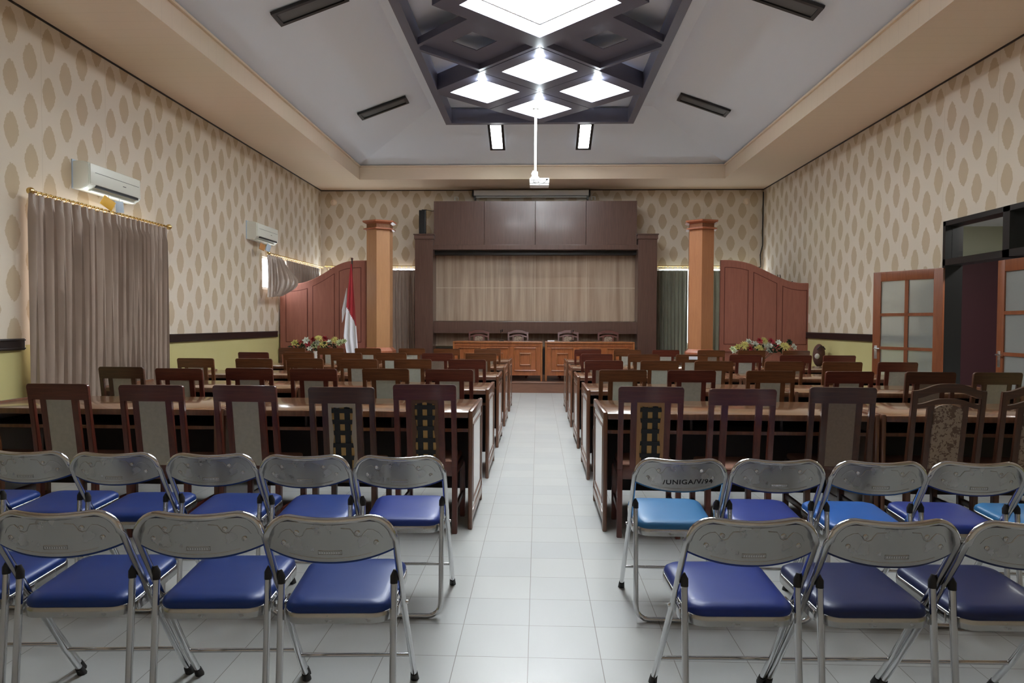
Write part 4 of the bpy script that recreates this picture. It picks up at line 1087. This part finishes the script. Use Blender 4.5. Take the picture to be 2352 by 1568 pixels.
# rods behind right partition and corner cable
sd = thing('folded_stand', 'black rods of a folded stand behind the right partition', 'stand', (4.75, 13.75, 0))
for a, b in (((-.12, 0, 1.9), (-.17, 0, 2.36)), ((-.08, 0, 1.9), (-.14, 0, 2.33)), ((.0, 0, 1.9), (-.02, 0, 2.37)), ((.08, 0, 1.9), (.02, 0, 2.37)), ((.0, 0, 2.05), (.27, 0, 2.24))):
    put('rod', MB().tube([a, b], .008, 6).mesh('rod', 'black', 60), sd)
put('stem', MB().tube([(0, 0, 0), (0, 0, 2.06)], .016, 8).lathe([(.2, 0), (.2, .03)], 16).mesh('stem', 'black', 60), sd)
tag(put('wall_cable', MB().tube([(5.14, 15.97, 4.42), (5.135, 15.97, 3.6), (5.14, 15.97, 3.2), (5.09, 15.97, 2.98), (5.1, 15.97, 2.8), (5.1, 15.96, 2.7), (4.95, 15.95, 2.68), (4.88, 15.94, 2.71)], .012, 6).mesh('wall_cable', 'black', 60)),
    'black cable running down the right back corner of the room', 'cable')

# ------------------------------------------------------------------ doorway, doors, hall beyond
def doorway():
    X0, X1 = WR-.02, WR+.2; y0, y1 = DOOR[0], DOOR[1]
    d = bpy.data.objects.new('door_1', None); COL.objects.link(d); d['kind'] = 'structure'
    m = MB(); t = .055; ym = 7.76
    m.box(X0, X1, y0, y0+t, 0, 2.7).box(X0, X1, y1-t, y1, 0, 2.7).box(X0, X1, y0, y1, 2.64, 2.7).box(X0, X1, y0, y1, 2.14, 2.22).box(X0, X1, ym-.055, ym+.055, 2.14, 2.7)
    put('door_frame', m.mesh('door_frame', 'frame_black'), d)
    put('transom_pane', MB().box(WR+.06, WR+.066, y0+t, ym-.055, 2.22, 2.64).box(WR+.06, WR+.066, ym+.055, y1-t, 2.22, 2.64).mesh('transom_pane', 'clear_glass'), d)
    def leaf(n, hinge, ang, w_, lab):
        L_ = bpy.data.objects.new('door_%d' % n, None); COL.objects.link(L_); L_['kind'] = 'structure'
        L_.location = hinge; L_.rotation_euler = (0, 0, ang)
        fr = MB(); h = 2.11; T = .02
        fr.box(0, .12, -T, T, .02, h, .004).box(w_-.115, w_, -T, T, .02, h, .004).box(.12, w_-.115, -T, T, h-.13, h, .003).box(.12, w_-.115, -T, T, .02, .62, .003)
        mx = w_/2; fr.box(mx-.025, mx+.025, -T*.8, T*.8, .62, h-.13)
        for k in (1, 2): z = h-.13-k*.455; fr.box(.12, w_-.115, -T*.8, T*.8, z-.02, z+.02)
        put('door_leaf_frame', fr.mesh('door_leaf_frame', 'door_wood', 40), L_)
        for a, b in ((.12, mx-.025), (mx+.025, w_-.115)):
            for k in range(3):
                z1 = h-.13-k*.455-(.02 if k else 0); z0 = max(.62, h-.13-(k+1)*.455+.02)
                put('pane', MB().box(a, b, -.004, .004, z0, z1).mesh('pane', 'frosted'), L_)
        s_ = MB()
        for s in (-1, 1): s_.box(w_-.075, w_-.03, s*.022-.004, s*.022+.004, .92, 1.10, .003).tube([(w_-.05, s*.03, 1.06), (w_-.05, s*.055, 1.06), (w_-.14, s*.06, 1.06)], .009, 8)
        put('door_handle', s_.mesh('door_handle', 'silver', 50), L_)
    # leaf 2 opened into the room; leaf 3 closed
    hx, hy = 5.12, 8.86; ex, ey = 4.66, 9.72
    leaf(2, (hx, hy, 0), math.atan2(ey-hy, ex-hx), .965, '')
    leaf(3, (WR-.0, 6.80, 0), PI/2, 1.08, '')
doorway()
def hall():
    struct('floor', MB().box(WR+.18, 7.6, 5.6, 11.5, -.1, 0), 'floor_tile')
    struct('wall_hall', MB().box(7.6, 7.7, 5.6, 11.5, 0, 3.1).box(WR+.18, 7.6, 5.5, 5.6, 0, 3.1).box(WR+.18, 7.6, 11.5, 11.6, 0, 3.1), 'hall_wall')
    struct('ceiling', MB().box(WR+.18, 7.7, 5.5, 11.6, 3.0, 3.1), 'ceiling_paint')
    struct('door_4', MB().box(5.42, 7.55, 11.40, 11.47, 0, 2.45).box(7.50, 7.59, 6, 11.4, 0, 2.45), 'purple_door')
    area('hall_lamp', (6.3, 8.5, 2.95), (0, 0, 0), .3, 1.2, 70, (1, 1, .95))
hall()
